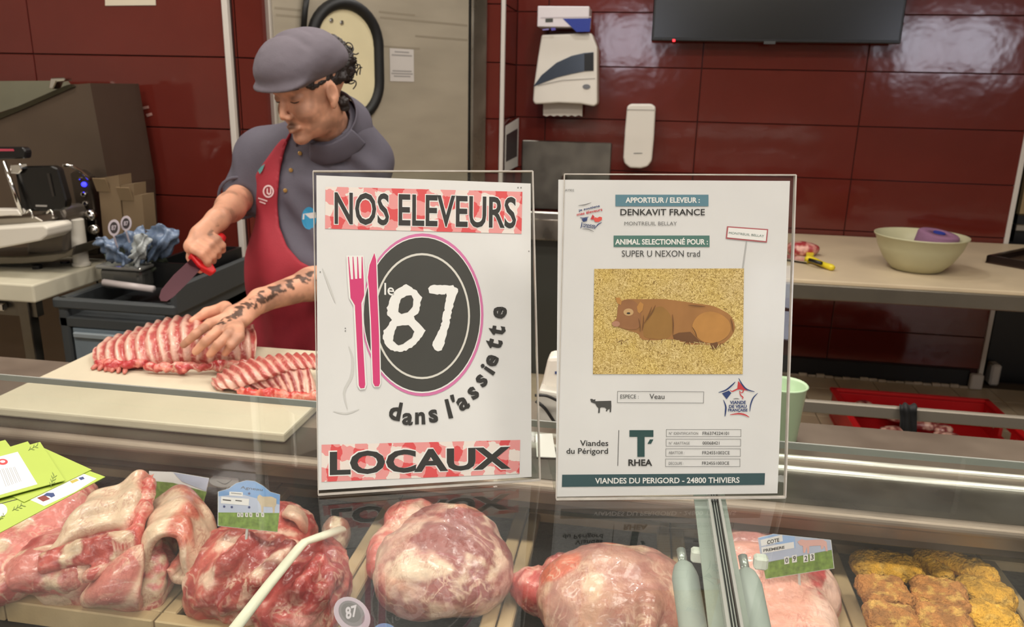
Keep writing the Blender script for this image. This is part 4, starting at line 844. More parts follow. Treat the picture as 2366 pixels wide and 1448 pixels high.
# black oven tray
K0 = UZ(2276, 607, TZ); a_ = UZ(2366, 574, TZ+.03)-K0; a_[2] = 0; a_ /= np.linalg.norm(a_); b_ = np.array([a_[1], -a_[0], 0])
M_ = frame(K0+np.array([0, 0, .001]), a_, b_, (0, 0, 1)); bx = [box(0, .42, 0, .30, 0, .006), box(0, .42, 0, .022, .0, .035, .004), box(0, .42, .278, .30, 0, .035, .004), box(0, .022, 0, .30, 0, .035, .004), box(.398, .42, 0, .30, 0, .035, .004)]
t = thing('oven_tray', 'dark metal oven tray at the right end of the worktable', 'tray', base_of(xf(bx[0], M_))); mk('tray_rim', xf(join(bx[1:]), M_), mat('tray_black', (32, 18, 16), .3, .3), t); mk('tray_floor', xf(bx[0], M_), mat('tray_brown', (70, 52, 42), .4, .3), t)
# oven in the recess
t = thing('steel_oven', 'stainless oven in the dark recess at the right edge', 'oven', (2.35, 4.75, 0))
mk('body', box(1.93, 2.8, 4.50, 5.1, .0, .78), BLACK, t); mk('door', box(1.93, 2.8, 4.48, 5.1, .92, 1.75, .01), mat('warm_steel', (190, 168, 128), .25, .8, var=.3, vsc=4), t); mk('control_panel', box(1.93, 2.8, 4.47, 5.1, .84, .875, .004), STEEL, t); mk('dark_band', box(1.94, 2.79, 4.49, 5.1, .78, .92), BLACK, t)
mk('support_foot', box(1.93, 1.98, 4.42, 4.5, .0, .12, .01), WTRIM, t)
# red crate on the floor with trimmings
RC = mat('red_crate', (178, 20, 24), .4); CX, CXX, CY, CYY, CZ = .97, 1.66, 3.27, 3.79, .13
t = thing('red_crate', 'shallow red plastic crate of meat scraps on the tiled floor', 'crate', ((CX+CXX)/2, (CY+CYY)/2, 0))
mk('crate_floor', box(CX, CXX, CY, CYY, 0, .012), RC, t)
for a in ((CX, CXX, CY, CY+.015), (CX, CXX, CYY-.015, CYY), (CX, CX+.015, CY, CYY)): mk('crate_wall', box(*a, .012, CZ, .004), RC, t)
mk('crate_wall', join([box(CXX-.015, CXX, CY, CYY, .012, .05), box(CXX-.015, CXX, CY, CYY, .11, CZ)]+[box(CXX-.015, CXX, y, y+.05, .05, .11) for y in (CY, CY+.16, CY+.32, CYY-.05)]), RC, t)
mk('crate_rim', join([box(CX-.012, CXX+.012, CYY-.018, CYY+.012, CZ, CZ+.016, .004), box(CX-.012, CXX+.012, CY-.012, CY+.018, CZ, CZ+.016, .004), box(CX-.012, CX+.018, CY, CYY, CZ, CZ+.016, .004), box(CXX-.018, CXX+.012, CY, CYY, CZ, CZ+.016, .004)]), RC, t)
g = np.random.default_rng(5)
for k in range(16):
    x = CX+.12+.36*g.random(); y = CY+.14+.32*g.random(); r = (.035+.02*g.random(), .022+.015*g.random(), .014+.01*g.random())
    V, F = blob((x, y, .05+.05*g.random()), r, k+20, .008); V[:, 2] = np.maximum(V[:, 2], .0125); o_ = mk('meat_scrap', (V, F), MEATM, smooth=True, cols=MEATC(V, 60, k, (120, 48, 50), (200, 160, 145)))
    tag(o_, 'pale pink meat scrap heaped in the red floor crate', 'meat', 'meat scraps in the red crate')
# black cloth over the rail
G = [[UY(px, py, y) for px, py, y in row] for row in ([(2078, 984, 1.80), (2080, 958, 1.805), (2078, 940, 1.808), (2080, 936, 1.838), (2080, 960, 1.845)], [(2095, 1002, 1.795), (2096, 965, 1.80), (2096, 940, 1.806), (2097, 937, 1.84), (2097, 965, 1.85)], [(2116, 998, 1.80), (2117, 962, 1.805), (2119, 942, 1.808), (2120, 939, 1.838), (2120, 966, 1.845)])]
V, F, _ = sheet(G, 16, 20, .006, wob=lambda u, v: .003*np.sin(u*14+v*4)); t = mk('black_cloth', (V, F), mat('cloth_black', (18, 18, 19), .7), smooth=True); tag(t, 'black cloth folded over the steel rear rail', 'cloth')
# pale green beaker, white terminal with cable, paper slip on the worktop
c = UZ(1803, 1028, .881); t = mk('green_beaker', lathe([(.030, 0), (.033, .003), (.040, .105), (.043, .108), (.041, .11), (.037, .106), (.030, .008), (0, .008)], (c[0], c[1]+.03, .8805), 28), mat('green_plastic', (178, 204, 168), .3), smooth=True); tag(t, 'pale green plastic beaker on the worktop behind the calf sign', 'beaker')
tb = [fp([(1266, 826), (1352, 822), (1360, 900), (1342, 930), (1247, 908)], 1.44, .05, .008, 2), fp([(1244, 900), (1300, 910), (1356, 926), (1362, 986), (1240, 984)], 1.41, .07, .006, 2)]
V = tb[1][0]; V[V[:, 2] < .90, 2] = .881; t = thing('card_terminal', 'white plastic device with a black cable between the two signs', 'device', base_of(tb[1])); mk('casing', tb[0], WHITEP, t); mk('stand', (V, tb[1][1]), mat('grey_white', (196, 192, 182), .45), t)
mk('blue_mark', fp([(1282, 858), (1300, 858), (1300, 864), (1282, 864)], 1.4385, .001), NAVY, t)
mk('cable', join([tube(catmull([UY(1236, 913, 1.395), UY(1262, 914, 1.395), UY(1290, 926, 1.40), UY(1330, 945, 1.40)], 16), .0028, 6), tube(catmull([UY(1238, 926, 1.395), UY(1258, 942, 1.395), UY(1275, 966, 1.40), UY(1290, 990, 1.40)], 16), .0032, 6)]), BLACK, t, smooth=True)
t = mk('paper_slip', prism([UZ(1237, 1004, .889), UZ(1276, 1003, .889), UZ(1285, 1058, .883), UZ(1240, 1056, .883)], (0, 0, .0015)), PAPER); tag(t, 'small white paper slip lying on the steel ribs between the signs', 'paper')
# the big white cutting board
t = mk('cutting_board', box(-1.213, -.598, 1.22, 1.668, .8816, .900, .004, 2), mat('board_plastic', (206, 196, 172), .5, var=.07, vsc=6, bump=.05, bsc=120)); tag(t, 'large worn white cutting board under the rib racks', 'cutting board')
# ================================================================== inside the display case: trays and meat
WOOD = mat('tray_wood', (186, 160, 122), .55, var=.12, vsc=7, stretch=(3, .6, 3), bump=.05, bsc=90)
SLATE = mat('tray_slate', (26, 24, 24), .28, var=.4, vsc=60, bump=.25, bsc=90)
TB = [-1.139, -.896, -.653, -.410, -.167, .090, .347, .605, .862]; TY_0, TY_1, TZT = .885, 1.315, .752
TL_ = ['dark wooden-framed tray at the far left end under the green flyers', 'wooden-framed tray holding the folded lamb breast', 'wooden-framed tray holding two red lamb cuts', 'wooden-framed tray holding the round marbled roast', 'wooden-framed tray holding the big veal round', 'wooden-framed tray holding the pale pork loin', 'wooden-framed tray full of breaded escalopes', 'empty wooden-framed tray at the right edge']
for k in range(8):
    x0, x1 = TB[k]+.0015, TB[k+1]-.0015; bw = .022
    t = thing('display_tray', TL_[k], 'tray', ((x0+x1)/2, (TY_0+TY_1)/2, .7155), 'wooden display trays in the case')
    mk('tray_floor', box(x0+bw, x1-bw, TY_0+bw, TY_1-bw, .716, .736), SLATE, t)
    for a in ((x0, x1, TY_0, TY_0+bw), (x0, x1, TY_1-bw, TY_1), (x0, x0+bw, TY_0+bw, TY_1-bw), (x1-bw, x1, TY_0+bw, TY_1-bw)): mk('frame_bar', box(*a, .7155, TZT, .002), WOOD, t)
FZ = .7365
MEAT = mat('meat_surface', attr=True, rough=.30, var=.16, vsc=60, bump=.20, bsc=110, coat=.25, detail=6)
def add_veins(M, sc, st, fat, amt, w=.10):
    nt = M.node_tree; N = nt.nodes; L = nt.links; P = N['Principled BSDF']; src = P.inputs['Base Color'].links[0].from_socket
    tc = N.new('ShaderNodeTexCoord'); mp = N.new('ShaderNodeMapping'); mp.inputs['Scale'].default_value = st; mp.inputs['Rotation'].default_value = (.3, .2, .7); L.new(tc.outputs['Object'], mp.inputs[0])
    nz = N.new('ShaderNodeTexNoise'); nz.inputs['Scale'].default_value = sc; nz.inputs['Detail'].default_value = 3; nz.inputs['Distortion'].default_value = 1.2; L.new(mp.outputs[0], nz.inputs['Vector'])
    a = N.new('ShaderNodeMath'); a.operation = 'SUBTRACT'; a.inputs[1].default_value = .5; L.new(nz.outputs['Fac'], a.inputs[0]); b = N.new('ShaderNodeMath'); b.operation = 'ABSOLUTE'; L.new(a.outputs[0], b.inputs[0])
    mr = N.new('ShaderNodeMapRange'); mr.inputs[1].default_value = 0; mr.inputs[2].default_value = w*.5; mr.inputs[3].default_value = amt; mr.inputs[4].default_value = 0; L.new(b.outputs[0], mr.inputs[0])
    n2 = N.new('ShaderNodeTexNoise'); n2.inputs['Scale'].default_value = sc*.45; L.new(tc.outputs['Object'], n2.inputs['Vector']); m2 = N.new('ShaderNodeMapRange'); m2.inputs[1].default_value = .42; m2.inputs[2].default_value = .6; L.new(n2.outputs['Fac'], m2.inputs[0])
    mu = N.new('ShaderNodeMath'); mu.operation = 'MULTIPLY'; L.new(mr.outputs[0], mu.inputs[0]); L.new(m2.outputs[0], mu.inputs[1])
    mx = N.new('ShaderNodeMix'); mx.data_type = 'RGBA'; L.new(mu.outputs[0], mx.inputs[0]); L.new(src, mx.inputs[6]); mx.inputs[7].default_value = tuple(lin(fat))+(1,); L.new(mx.outputs[2], P.inputs['Base Color'])
add_veins(MEAT, 26, (1, 1, 1), (226, 190, 166), .75, .12); add_veins(MEAT, 70, (1.6, .6, 1), (150, 62, 60), .45, .14)
FATC, PINKC, REDC, DREDC, CREAM = (212, 180, 152), (196, 114, 106), (166, 66, 62), (120, 40, 42), (220, 196, 170)
def mixc(a, b, t): t = np.clip(t, 0, 1)[:, None]; a = lin(a) if len(np.shape(a)) == 1 and len(a) == 3 else a; b = lin(b) if len(np.shape(b)) == 1 and len(b) == 3 else b; return a*(1-t)+b*t
def sst(x, a, b): t = np.clip((x-a)/(b-a), 0, 1); return t*t*(3-2*t)
def meat_sdf(name, prims, h, colf, parent=None, seed=0, amp=.006, sc=35, floor=FZ, st=(1, 1, 1)):
    V, F = sdf_mesh(prims, h, pad=.015); N = vnormals(V, F); W = V*np.array(st)
    V = V+N*((fbm(W, sc, seed)-.5)*2*amp)[:, None]
    V[:, 2] = np.where(V[:, 2] < floor, floor+.0*V[:, 2], V[:, 2])
    return mk(name, (V, F), MEAT, parent, smooth=True, cols=colf(V, N))
Z_ = lambda p: UZ(p[0], p[1], p[2])
def dirn(a, b): d = np.array(b, float)-np.array(a, float); return d/np.linalg.norm(d)
def axes(u): u = dirn((0, 0, 0), u); w = np.cross(u, (0, 0, 1.0)); w /= np.linalg.norm(w); return np.stack([u, w, np.cross(w, u)], 1)
# ---- lamb breast (tray 2): two loin ends, a fat flap and a curled belly
t = thing('lamb_breast', 'folded lamb breast with creamy fat flap and curled belly edge', 'meat', Z_((230, 1330, FZ)))
def c_loin(V, N):
    n = fbm(V*np.array([1, 1, 1.6]), 26, 3); c = mixc(PINKC, REDC, sst(n, .42, .62)); return mixc(c, FATC, sst(fbm(V, 30, 9), .56, .64))
A1, A2, A3 = Z_((150, 1345, .775)), Z_((285, 1345, .785)), Z_((230, 1270, .80))
meat_sdf('loin_core', [pe(A1+np.array([0,.04,-.012]), (.062, .070, .030), k=.02), pe(Z_((120, 1290, .80)), (.050, .075, .034), k=.02), pe(Z_((205, 1290, .80)), (.045, .07, .034), k=.02)], .004, c_loin, t, 1, .006)
meat_sdf('loin_core', [pe(A2+np.array([0,.04,-.012]), (.054, .065, .038), axes(dirn(A2, Z_((330, 1270, .82)))), k=.015), pe(Z_((320, 1290, .79)), (.045, .075, .04), k=.02), pe(Z_((335, 1382, .757)), (.026, .016, .014), k=.02)], .004, c_loin, t, 2, .006)
def c_cut(cx, cy, rx, ry):
    def f(u, v, side, P):
        n = fbm(P, 30, 14); d = np.sqrt(((u-cx)/rx)**2+((v-cy)/ry)**2)+.5*(n-.5); c = mixc((192, 104, 98), (206, 128, 116), n); c = mixc(c, (222, 180, 156), np.exp(-((d-1.0)/.16)**2)); return mixc(c, (176, 92, 86), sst(d, 1.15, 1.4)*sst(fbm(P, 40, 5), .4, .55))
    return f
G = [[Z_(p) for p in r] for r in ([(24, 1300, .800), (100, 1266, .826), (182, 1258, .832), (246, 1272, .828)], [(28, 1322, .788), (108, 1312, .810), (182, 1314, .812), (236, 1318, .802)], [(40, 1342, .768), (112, 1356, .780), (168, 1372, .772), (206, 1376, .762)], [(60, 1342, .758), (116, 1362, .760), (160, 1376, .758), (196, 1379, .757)])]
V, F, c = sheet(G, 40, 44, .020, c_cut(.40, .40, .34, .30), lambda u, v: .003*np.sin(u*11+v*5)); mk('loin_face', (V, F), MEAT, t, smooth=True, cols=c)
G = [[Z_(p) for p in r] for r in ([(246, 1300, .818), (290, 1270, .832), (338, 1258, .836)], [(222, 1340, .798), (270, 1322, .818), (334, 1312, .815)], [(196, 1374, .772), (252, 1376, .792), (326, 1370, .788)], [(208, 1384, .757), (262, 1394, .758), (336, 1390, .758)])]
V, F, c = sheet(G, 44, 36, .022, c_cut(.42, .5, .40, .42), lambda u, v: .003*np.sin(u*9+v*7)); mk('loin_face', (V, F), MEAT, t, smooth=True, cols=c)
def c_flap(u, v, side, P):
    n = fbm(P, 30, 4); e = np.minimum(v, 1-v); c = mixc(CREAM, FATC, n); c = mixc(c, (206, 104, 92), sst(v+.35*(n-.5), .70, .86)); c = mixc(c, REDC, sst(u*0+(.16-u)+.2*(n-.5), 0, .1)); return mixc(c, (190, 110, 96), sst(.10-v+.1*(n-.5), 0, .08))
G = [[Z_(p) for p in r] for r in ([(75, 1330, .800), (180, 1262, .828), (262, 1232, .838), (316, 1252, .828)], [(96, 1285, .826), (190, 1218, .850), (280, 1195, .856), (325, 1205, .846)], [(150, 1222, .845), (228, 1168, .868), (300, 1150, .872), (338, 1160, .856)], [(205, 1165, .85), (268, 1122, .87), (325, 1095, .878), (350, 1100, .868)])]
V, F, c = sheet(G, 50, 40, lambda u, v: .012+.004*np.sin(v*9), c_flap, lambda u, v: .005*np.sin(v*13+u*3)+.003*np.sin(u*17)); mk('fat_flap', (V, F), MEAT, t, smooth=True, cols=c)
# muscle folds running under the flap
def c_fold(V, N): n = fbm(V, 45, 6); return mixc(mixc((196, 92, 84), REDC, sst(n, .4, .55)), FATC, sst(n, .56, .66))
def cps(L, r): P = [Z_(p) for p in L]; return [pc(P[i], P[i+1], r, r, .01) for i in range(len(P)-1)]
meat_sdf('muscle_fold', cps([(108, 1292, .826), (190, 1262, .842), (256, 1250, .848), (310, 1238, .846), (330, 1180, .86), (345, 1120, .872)], .011)+cps([(110, 1310, .82), (200, 1285, .832), (270, 1268, .836), (312, 1255, .838)], .010)+cps([(210, 1330, .812), (265, 1290, .826), (320, 1266, .83)], .010), .0035, c_fold, t, 5, .005, 60)
def c_belly(u, v, side, P):
    n = fbm(P, 40, 8); c = mixc(CREAM, FATC, n*1.2); c = mixc(c, (196, 110, 92), sst(np.abs(v-.42)*-1+.10+.18*(n-.5), -.02, .06)); c = mixc(c, (150, 74, 60), sst(u+.35*(n-.5), .80, .95)*.8); return mixc(c, (214, 120, 104), sst(v+.2*(n-.5), .86, .95))
G = [[Z_(p) for p in r] for r in ([(318, 1330, .80), (338, 1275, .835), (372, 1238, .858), (410, 1240, .856), (422, 1290, .83), (432, 1338, .795), (400, 1342, .788), (384, 1318, .80)], [(335, 1270, .82), (352, 1225, .85), (385, 1198, .868), (425, 1205, .862), (446, 1255, .835), (460, 1310, .80), (425, 1310, .795), (405, 1290, .81)], [(350, 1215, .83), (368, 1180, .85), (402, 1160, .862), (440, 1168, .856), (468, 1215, .835), (484, 1270, .80), (455, 1275, .80), (430, 1250, .81)], [(362, 1165, .83), (385, 1140, .842), (415, 1130, .846), (448, 1142, .84), (474, 1185, .825), (490, 1230, .80), (470, 1240, .80), (450, 1215, .80)])]
V, F, c = sheet(G, 44, 64, .014, c_belly, lambda u, v: .0025*np.sin(v*21+u*5)+.002*np.sin(u*19)); mk('belly_curl', (V, F), MEAT, t, smooth=True, cols=c)
meat_sdf('fat_core', cps([(322, 1300, .80), (345, 1262, .822), (360, 1310, .80), (352, 1362, .775), (342, 1385, .757)], .017), .004, lambda V, N: mixc(FATC, (206, 110, 108), sst(fbm(V, 50, 3), .5, .6)), t, 7, .006, 60)
# ---- pink piece under the flyers
t = meat_sdf('lamb_haunch', [pe(Z_((30, 1290, .785)), (.085, .10, .05), k=.03), pe(Z_((125, 1195, .81)), (.05, .06, .035), k=.03), pe(Z_((170, 1150, .82)), (.03, .05, .03), k=.03), pe(Z_((-60, 1330, .77)), (.08, .09, .03), k=.03)], .005, lambda V, N: mixc(mixc((214, 128, 120), (190, 92, 88), sst(fbm(V, 14, 12), .4, .65)), FATC, sst(fbm(V, 22, 5), .58, .66)), None, 8, .007, 25)
tag(t, 'smooth pink lamb haunch half hidden beneath the green flyers', 'meat')
# ---- tray 3: lamb shoulder and a dark red cut
def streak(V, ang, s1, s2):
    c, s = math.cos(ang), math.sin(ang); return np.stack([(V[:, 0]*c+V[:, 1]*s)*s1, (-V[:, 0]*s+V[:, 1]*c)*s2, V[:, 2]*s2], 1)
def c_sh(V, N):
    n = fbm(streak(V, 1.0, 12, 34), 1, 3, 4); m_ = fbm(V, 24, 6); c = mixc((152, 56, 54), (190, 92, 82), sst(n, .3, .55)); c = mixc(c, (228, 190, 168), sst(n+.35*(m_-.5), .55, .66)); return mixc(c, DREDC, sst(fbm(V, 16, 11), .60, .70))
B0 = Z_((585, 1310, .79)); t = thing('lamb_shoulder', 'marbled red lamb shoulder behind the white plastic rod', 'meat', (B0[0], B0[1], FZ))
meat_sdf('flesh', [pe(B0, (.080, .105, .056), axes((.35, .9, 0)), k=.02), pe(Z_((510, 1350, .775)), (.050, .065, .042), axes((.4, .9, 0)), k=.02), pe(Z_((640, 1235, .80)), (.065, .06, .05), k=.02), pe(Z_((560, 1390, .77)), (.05, .035, .03), k=.02), pe(Z_((480, 1385, .765)), (.025, .03, .026), k=.02)]
         +cps([(470, 1390, .785), (520, 1310, .83), (580, 1250, .845)], .014)+cps([(560, 1390, .80), (620, 1320, .838), (668, 1265, .842)], .013)+cps([(520, 1405, .785), (590, 1340, .835)], .012), .004, c_sh, t, 9, .008, 45, st=(1.3, .7, 1))
G = [[Z_(p) for p in r] for r in ([(650, 1190, .80), (665, 1172, .835), (690, 1180, .835), (706, 1205, .82), (706, 1235, .80)], [(640, 1210, .80), (660, 1195, .85), (685, 1200, .85), (698, 1222, .83), (695, 1250, .80)])]
V, F, c = sheet(G, 14, 26, .014, lambda u, v, s, P: mixc(CREAM, (214, 150, 130), fbm(P, 60, 2)), None); mk('fat_rim', (V, F), MEAT, t, smooth=True, cols=c)
def c_red(V, N):
    n = fbm(streak(V, .5, 16, 40), 1, 13, 4); c = mixc((146, 46, 48), (190, 84, 80), sst(n, .32, .6)); return mixc(c, (220, 150, 140), sst(n+.3*(fbm(V, 30, 3)-.5), .60, .70))
C0 = Z_((700, 1370, .785)); t = meat_sdf('lamb_chunk', [pe(C0, (.056, .085, .050), k=.02), pe(Z_((735, 1310, .80)), (.046, .05, .042), k=.02), pe(Z_((660, 1420, .77)), (.045, .04, .032), k=.02), pe(Z_((745, 1390, .775)), (.035, .06, .038), k=.02)]+cps([(650, 1420, .795), (690, 1360, .83), (740, 1300, .835)], .012)+cps([(700, 1440, .79), (745, 1370, .825), (775, 1320, .82)], .012), .004, c_red, None, 10, .008, 45)
tag(t, 'dark red lamb chunk nearest the 87 tag', 'meat')
V_ = meat_sdf('bone_end', [pe(Z_((775, 1225, .78)), (.022, .026, .022), k=.01), pe(Z_((785, 1245, .765)), (.016, .03, .018), k=.01)], .004, lambda V, N: mixc((150, 110, 92), (206, 186, 160), sst(fbm(V, 60, 1), .45, .6)), None, 3, .004, 60); tag(V_, 'small brownish bone end lying behind the dark red chunk', 'meat')
# ---- tray 4: netted roast wrapped in film
def c_roast(V, N):
    n = fbm(streak(V, -.4, 14, 22), 1, 21, 4); m_ = fbm(V, 20, 4); c = mixc((224, 196, 172), (198, 150, 136), sst(m_, .4, .6)); c = mixc(c, (152, 90, 86), sst(n+.5*(m_-.5), .55, .64)); return mixc(c, (214, 150, 124), sst(fbm(V, 14, 30), .60, .68))
D0 = Z_((1020, 1305, .80)); t = thing('rolled_roast', 'round veal roast marbled cream and mauve in clear film', 'meat', (D0[0], D0[1], FZ))
meat_sdf('roast', [pe(D0, (.102, .098, .062), k=.02), pe(Z_((960, 1340, .79)), (.055, .06, .048), k=.02), pe(Z_((1100, 1330, .79)), (.055, .065, .050), k=.02), pe(Z_((1040, 1240, .81)), (.075, .06, .05), k=.02)], .004, c_roast, t, 11, .006, 30)
V_ = meat_sdf('veal_offcut', [pe(Z_((895, 1270, .775)), (.030, .07, .034), k=.02), pe(Z_((960, 1195, .80)), (.05, .035, .03), k=.02)], .0045, lambda V, N: mixc((206, 110, 100), (226, 180, 160), sst(fbm(V, 30, 2), .5, .62)), None, 5, .006, 40); tag(V_, 'pink offcut tucked behind the round marbled roast', 'meat')
# ---- tray 5: veal round with red tip
def c_veal(V, N):
    n = fbm(streak(V, .7, 10, 22), 1, 31, 4); c = mixc((196, 146, 126), (172, 116, 104), sst(n, .35, .6)); c = mixc(c, (216, 180, 154), sst(fbm(V, 16, 7), .54, .62)); return mixc(c, (210, 110, 84), sst(fbm(V, 12, 17), .62, .70))
E0 = Z_((1420, 1385, .80)); t = meat_sdf('veal_round', [pe(E0, (.108, .105, .065), k=.02), pe(Z_((1500, 1370, .79)), (.06, .085, .05), k=.02), pe(Z_((1340, 1390, .785)), (.06, .075, .048), k=.02)]+cps([(1510, 1320, .83), (1500, 1400, .842), (1490, 1470, .83)], .014), .0045, c_veal, None, 12, .007, 28)
tag(t, 'large pale pink veal round below the calf sign', 'meat')
V_ = meat_sdf('red_cut', [pe(Z_((1268, 1375, .775)), (.034, .07, .034), axes((.35, .9, 0)), k=.02), pe(Z_((1290, 1330, .78)), (.025, .05, .03), k=.02)], .004, c_red, None, 14, .006, 60); tag(V_, 'deep red cut edging out beside the veal round', 'meat')
# ---- tray 6: pork loin
def c_pork(V, N):
    n = fbm(streak(V, 1.2, 8, 30), 1, 41, 4); c = mixc((226, 168, 150), (216, 146, 132), fbm(V, 10, 3)); e = sst(V[:, 0]-(E1[0]+.028)+.05*(fbm(V, 20, 2)-.5), 0, .02); c = mixc(c, (236, 196, 180), e*.9); return mixc(c, (196, 84, 84), e*sst(n, .50, .60))
E1 = Z_((1800, 1410, .785)); t = meat_sdf('pork_loin', [pb(E1+np.array([-.012, 0, 0]), (.082, .115, .042), None, .035, k=.02), pe(Z_((1740, 1350, .79)), (.055, .08, .05), k=.03), pe(Z_((1880, 1370, .775)), (.04, .06, .036), k=.02)], .0045, c_pork, None, 15, .006, 22)
tag(t, 'smooth pale pink pork loin under the sheep-free price tag with pig', 'meat')
t['label'] = 'smooth pale pink pork loin under the pig price tag'
V_ = meat_sdf('pork_belly', [pe(Z_((1725, 1262, .79)), (.06, .05, .04), k=.02)], .005, lambda V, N: mixc((206, 140, 132), (186, 118, 114), fbm(V, 20, 5)), None, 16, .006, 30); tag(V_, 'mauve pork piece at the back beside the pig price tag', 'meat')
# ---- tray 7: breaded escalopes
CRUMB = mat('breadcrumb', attr=True, rough=.75, var=.22, vsc=170, bump=.9, bsc=230, detail=4)
GOLD, BROWN = (240, 178, 58), (196, 130, 66)
ESC = [(2042, 1304, .774, .050, .040, .2, GOLD, 'golden breaded escalope at the back left of the tray'), (2212, 1304, .786, .056, .022, -.85, GOLD, 'golden breaded strip at the back right of the tray'), (2152, 1312, .772, .036, .020, -1.0, GOLD, 'small golden breaded strip in the middle of the tray'),
       (2045, 1372, .790, .038, .040, .1, BROWN, 'brown breaded escalope on the left of the tray'), (2170, 1378, .794, .040, .040, -.25, BROWN, 'brown breaded escalope in the centre of the tray'), (2278, 1368, .778, .038, .036, -.5, GOLD, 'golden breaded escalope at the right side of the tray'),
       (2062, 1436, .800, .037, .036, .0, BROWN, 'brown breaded escalope at the lower left of the picture'), (2180, 1440, .804, .038, .036, -.2, BROWN, 'brown breaded escalope at the bottom edge of the picture'), (2288, 1432, .786, .034, .036, -.4, GOLD, 'golden breaded escalope at the lower right of the tray')]
for k, (px, py, z, ra, rb, an, cl, lb) in enumerate(ESC):
    c = UZ(px, py, z); u = np.array([math.cos(an), math.sin(an), .10*math.sin(k*2.1)]); u /= np.linalg.norm(u); w3 = np.cross((0, 0, 1.0), u); w3 /= np.linalg.norm(w3); R_ = np.stack([u, w3, np.cross(u, w3)], 1); g = np.random.default_rng(k+60)
    pr = [pb(c, (ra*.95, rb*.95, .015), R_, .0145, k=.012)] if cl is BROWN else [pe(c, (ra, rb, .017), R_, k=.012)]+[pe(c+u*ra*.5*s_+R_[:, 1]*rb*(g.random()-.5)*.7, (ra*.6, rb*.75, .017), R_, k=.012) for s_ in (-1, 1)]
    V, F = sdf_mesh(pr, .003, pad=.012); N = vnormals(V, F); V = V+N*((fbm(V, 70, k)-.5)*.007+(vnoise(V, 260, k)-.5)*.004)[:, None]
    col = mixc(mixc(cl, tuple(int(q*.84) for q in cl), sst(fbm(V, 60, k+3), .45, .65)), (232, 186, 96), sst(fbm(V, 90, k+9), .58, .7)*.6)
    tag(mk('breaded_escalope', (V, F), CRUMB, smooth=True, cols=col), lb, 'escalope', 'breaded escalopes')
# ================================================================== price tags, arm and struts
GRASS = mat('grass_print', (112, 138, 62), .45, var=.4, vsc=160); SKY = mat('sky_print', (104, 148, 200), .45, var=.15, vsc=30); SKYL = mat('pale_sky_print', (176, 184, 206), .45, var=.1, vsc=30); SHEEP = mat('sheep_print', (190, 172, 146), .5, var=.1, vsc=120); TAGW = mat('tag_label_white', (222, 220, 220), .5); PIG = mat('pig_print', (216, 168, 162), .5)
def tagsheet(name, label, BLp, BRp, z, lean, outline):
    BL, BR = UZ(*BLp, z), UZ(*BRp, z); S = Sheet(BL, BR, lean); mid = (BL+BR)/2; t = thing(name, label, 'price tag', (mid[0], mid[1], min(z, .79)))
    b = S.slab('card', outline, TAGW, -.001, .0, t); S.o = b; S.t = t
    mk('spike', tube([mid+S.v*.005-S.n*.002, mid-S.v*.06-S.n*.002], .002, 6), mat('clear_spike', (190, 190, 186), .3), t); return S
k1 = lambda *L: cv(L, 380, 1050, 3.638)
S = tagsheet('price_tag', 'blue and green lamb price tag reading Agneau', (500, 1210), (641, 1228), .872, .35, k1((452, 310), (540, 285), (600, 240), (690, 215), (760, 222), (830, 262), (890, 312), (972, 335), (965, 500), (950, 650), (700, 625), (450, 598)))
S.poly('sky', k1((454, 312), (540, 287), (600, 242), (690, 217), (760, 224), (830, 264), (890, 314), (970, 337), (968, 480), (454, 470)), SKY, O(0), S.o); S.poly('haze', k1((454, 350), (640, 330), (968, 420), (966, 490), (454, 488)), SKYL, O(1), S.o); S.poly('grass', k1((452, 485), (966, 490), (950, 648), (700, 623), (452, 596)), GRASS, O(2), S.o)
S.text('Agneau', k1((642, 262), (826, 284), (822, 312), (638, 292)), INK, O(2), S.o); S.poly('label_strip', k1((545, 310), (660, 316), (658, 350), (545, 342)), TAGW, O(2), S.o); S.poly('label_strip', k1((478, 352), (712, 372), (708, 428), (474, 408)), TAGW, O(3), S.o)
S.line(k1((490, 378))[0], k1((560, 386))[0], 2.6, INK, O(4), S.o); S.line(k1((596, 384))[0], k1((650, 390))[0], 2.4, INK, O(4), S.o); S.line(k1((560, 322))[0], k1((648, 330))[0], 1.8, GINK, O(4), S.o)
S.poly('sheep', k1((782, 350), (800, 335), (826, 352), (900, 352), (942, 372), (940, 420), (928, 440), (926, 488), (912, 490), (908, 440), (832, 436), (830, 484), (816, 486), (810, 430), (792, 392), (780, 380)), SHEEP, O(3), S.o)
for x in (612, 640, 680, 715, 770, 815): S.poly('digit_flap', k1((x, 488), (x+22, 490), (x+22, 524), (x, 522)), TAGW, O(4), S.o); S.line(k1((x+11, 494))[0], k1((x+11, 516))[0], 1.8, INK, O(5), S.o)
for x, y in ((502, 436), (566, 440), (712, 326), (712, 442)): S.poly('star', ell(*k1((x, y))[0], 3.2, 3.0, 5), NAVY, O(4), S.o)
S = tagsheet('price_tag', 'green meadow price tag half hidden behind the lamb breast', (350, 1170), (470, 1190), .80, .35, [(345, 1088), (400, 1090), (484, 1104), (470, 1165), (455, 1192), (350, 1172)])
S.poly('grass', [(346, 1110), (400, 1115), (478, 1136), (468, 1166), (454, 1190), (350, 1170)], GRASS, O(0), S.o); S.poly('sky', [(400, 1091), (483, 1105), (476, 1134), (420, 1112)], SKYL, O(1), S.o)
S = tagsheet('price_tag', 'white oval price tag peeking out behind the Agneau tag', (505, 1124), (545, 1128), .80, .35, ell(518, 1110, 34, 15, 24)); S.stroke([(500, 1110), (520, 1118), (536, 1108)], 2, INK, O(0), S.o)
k2 = lambda *L: cv(L, 1640, 1150, 3.259)
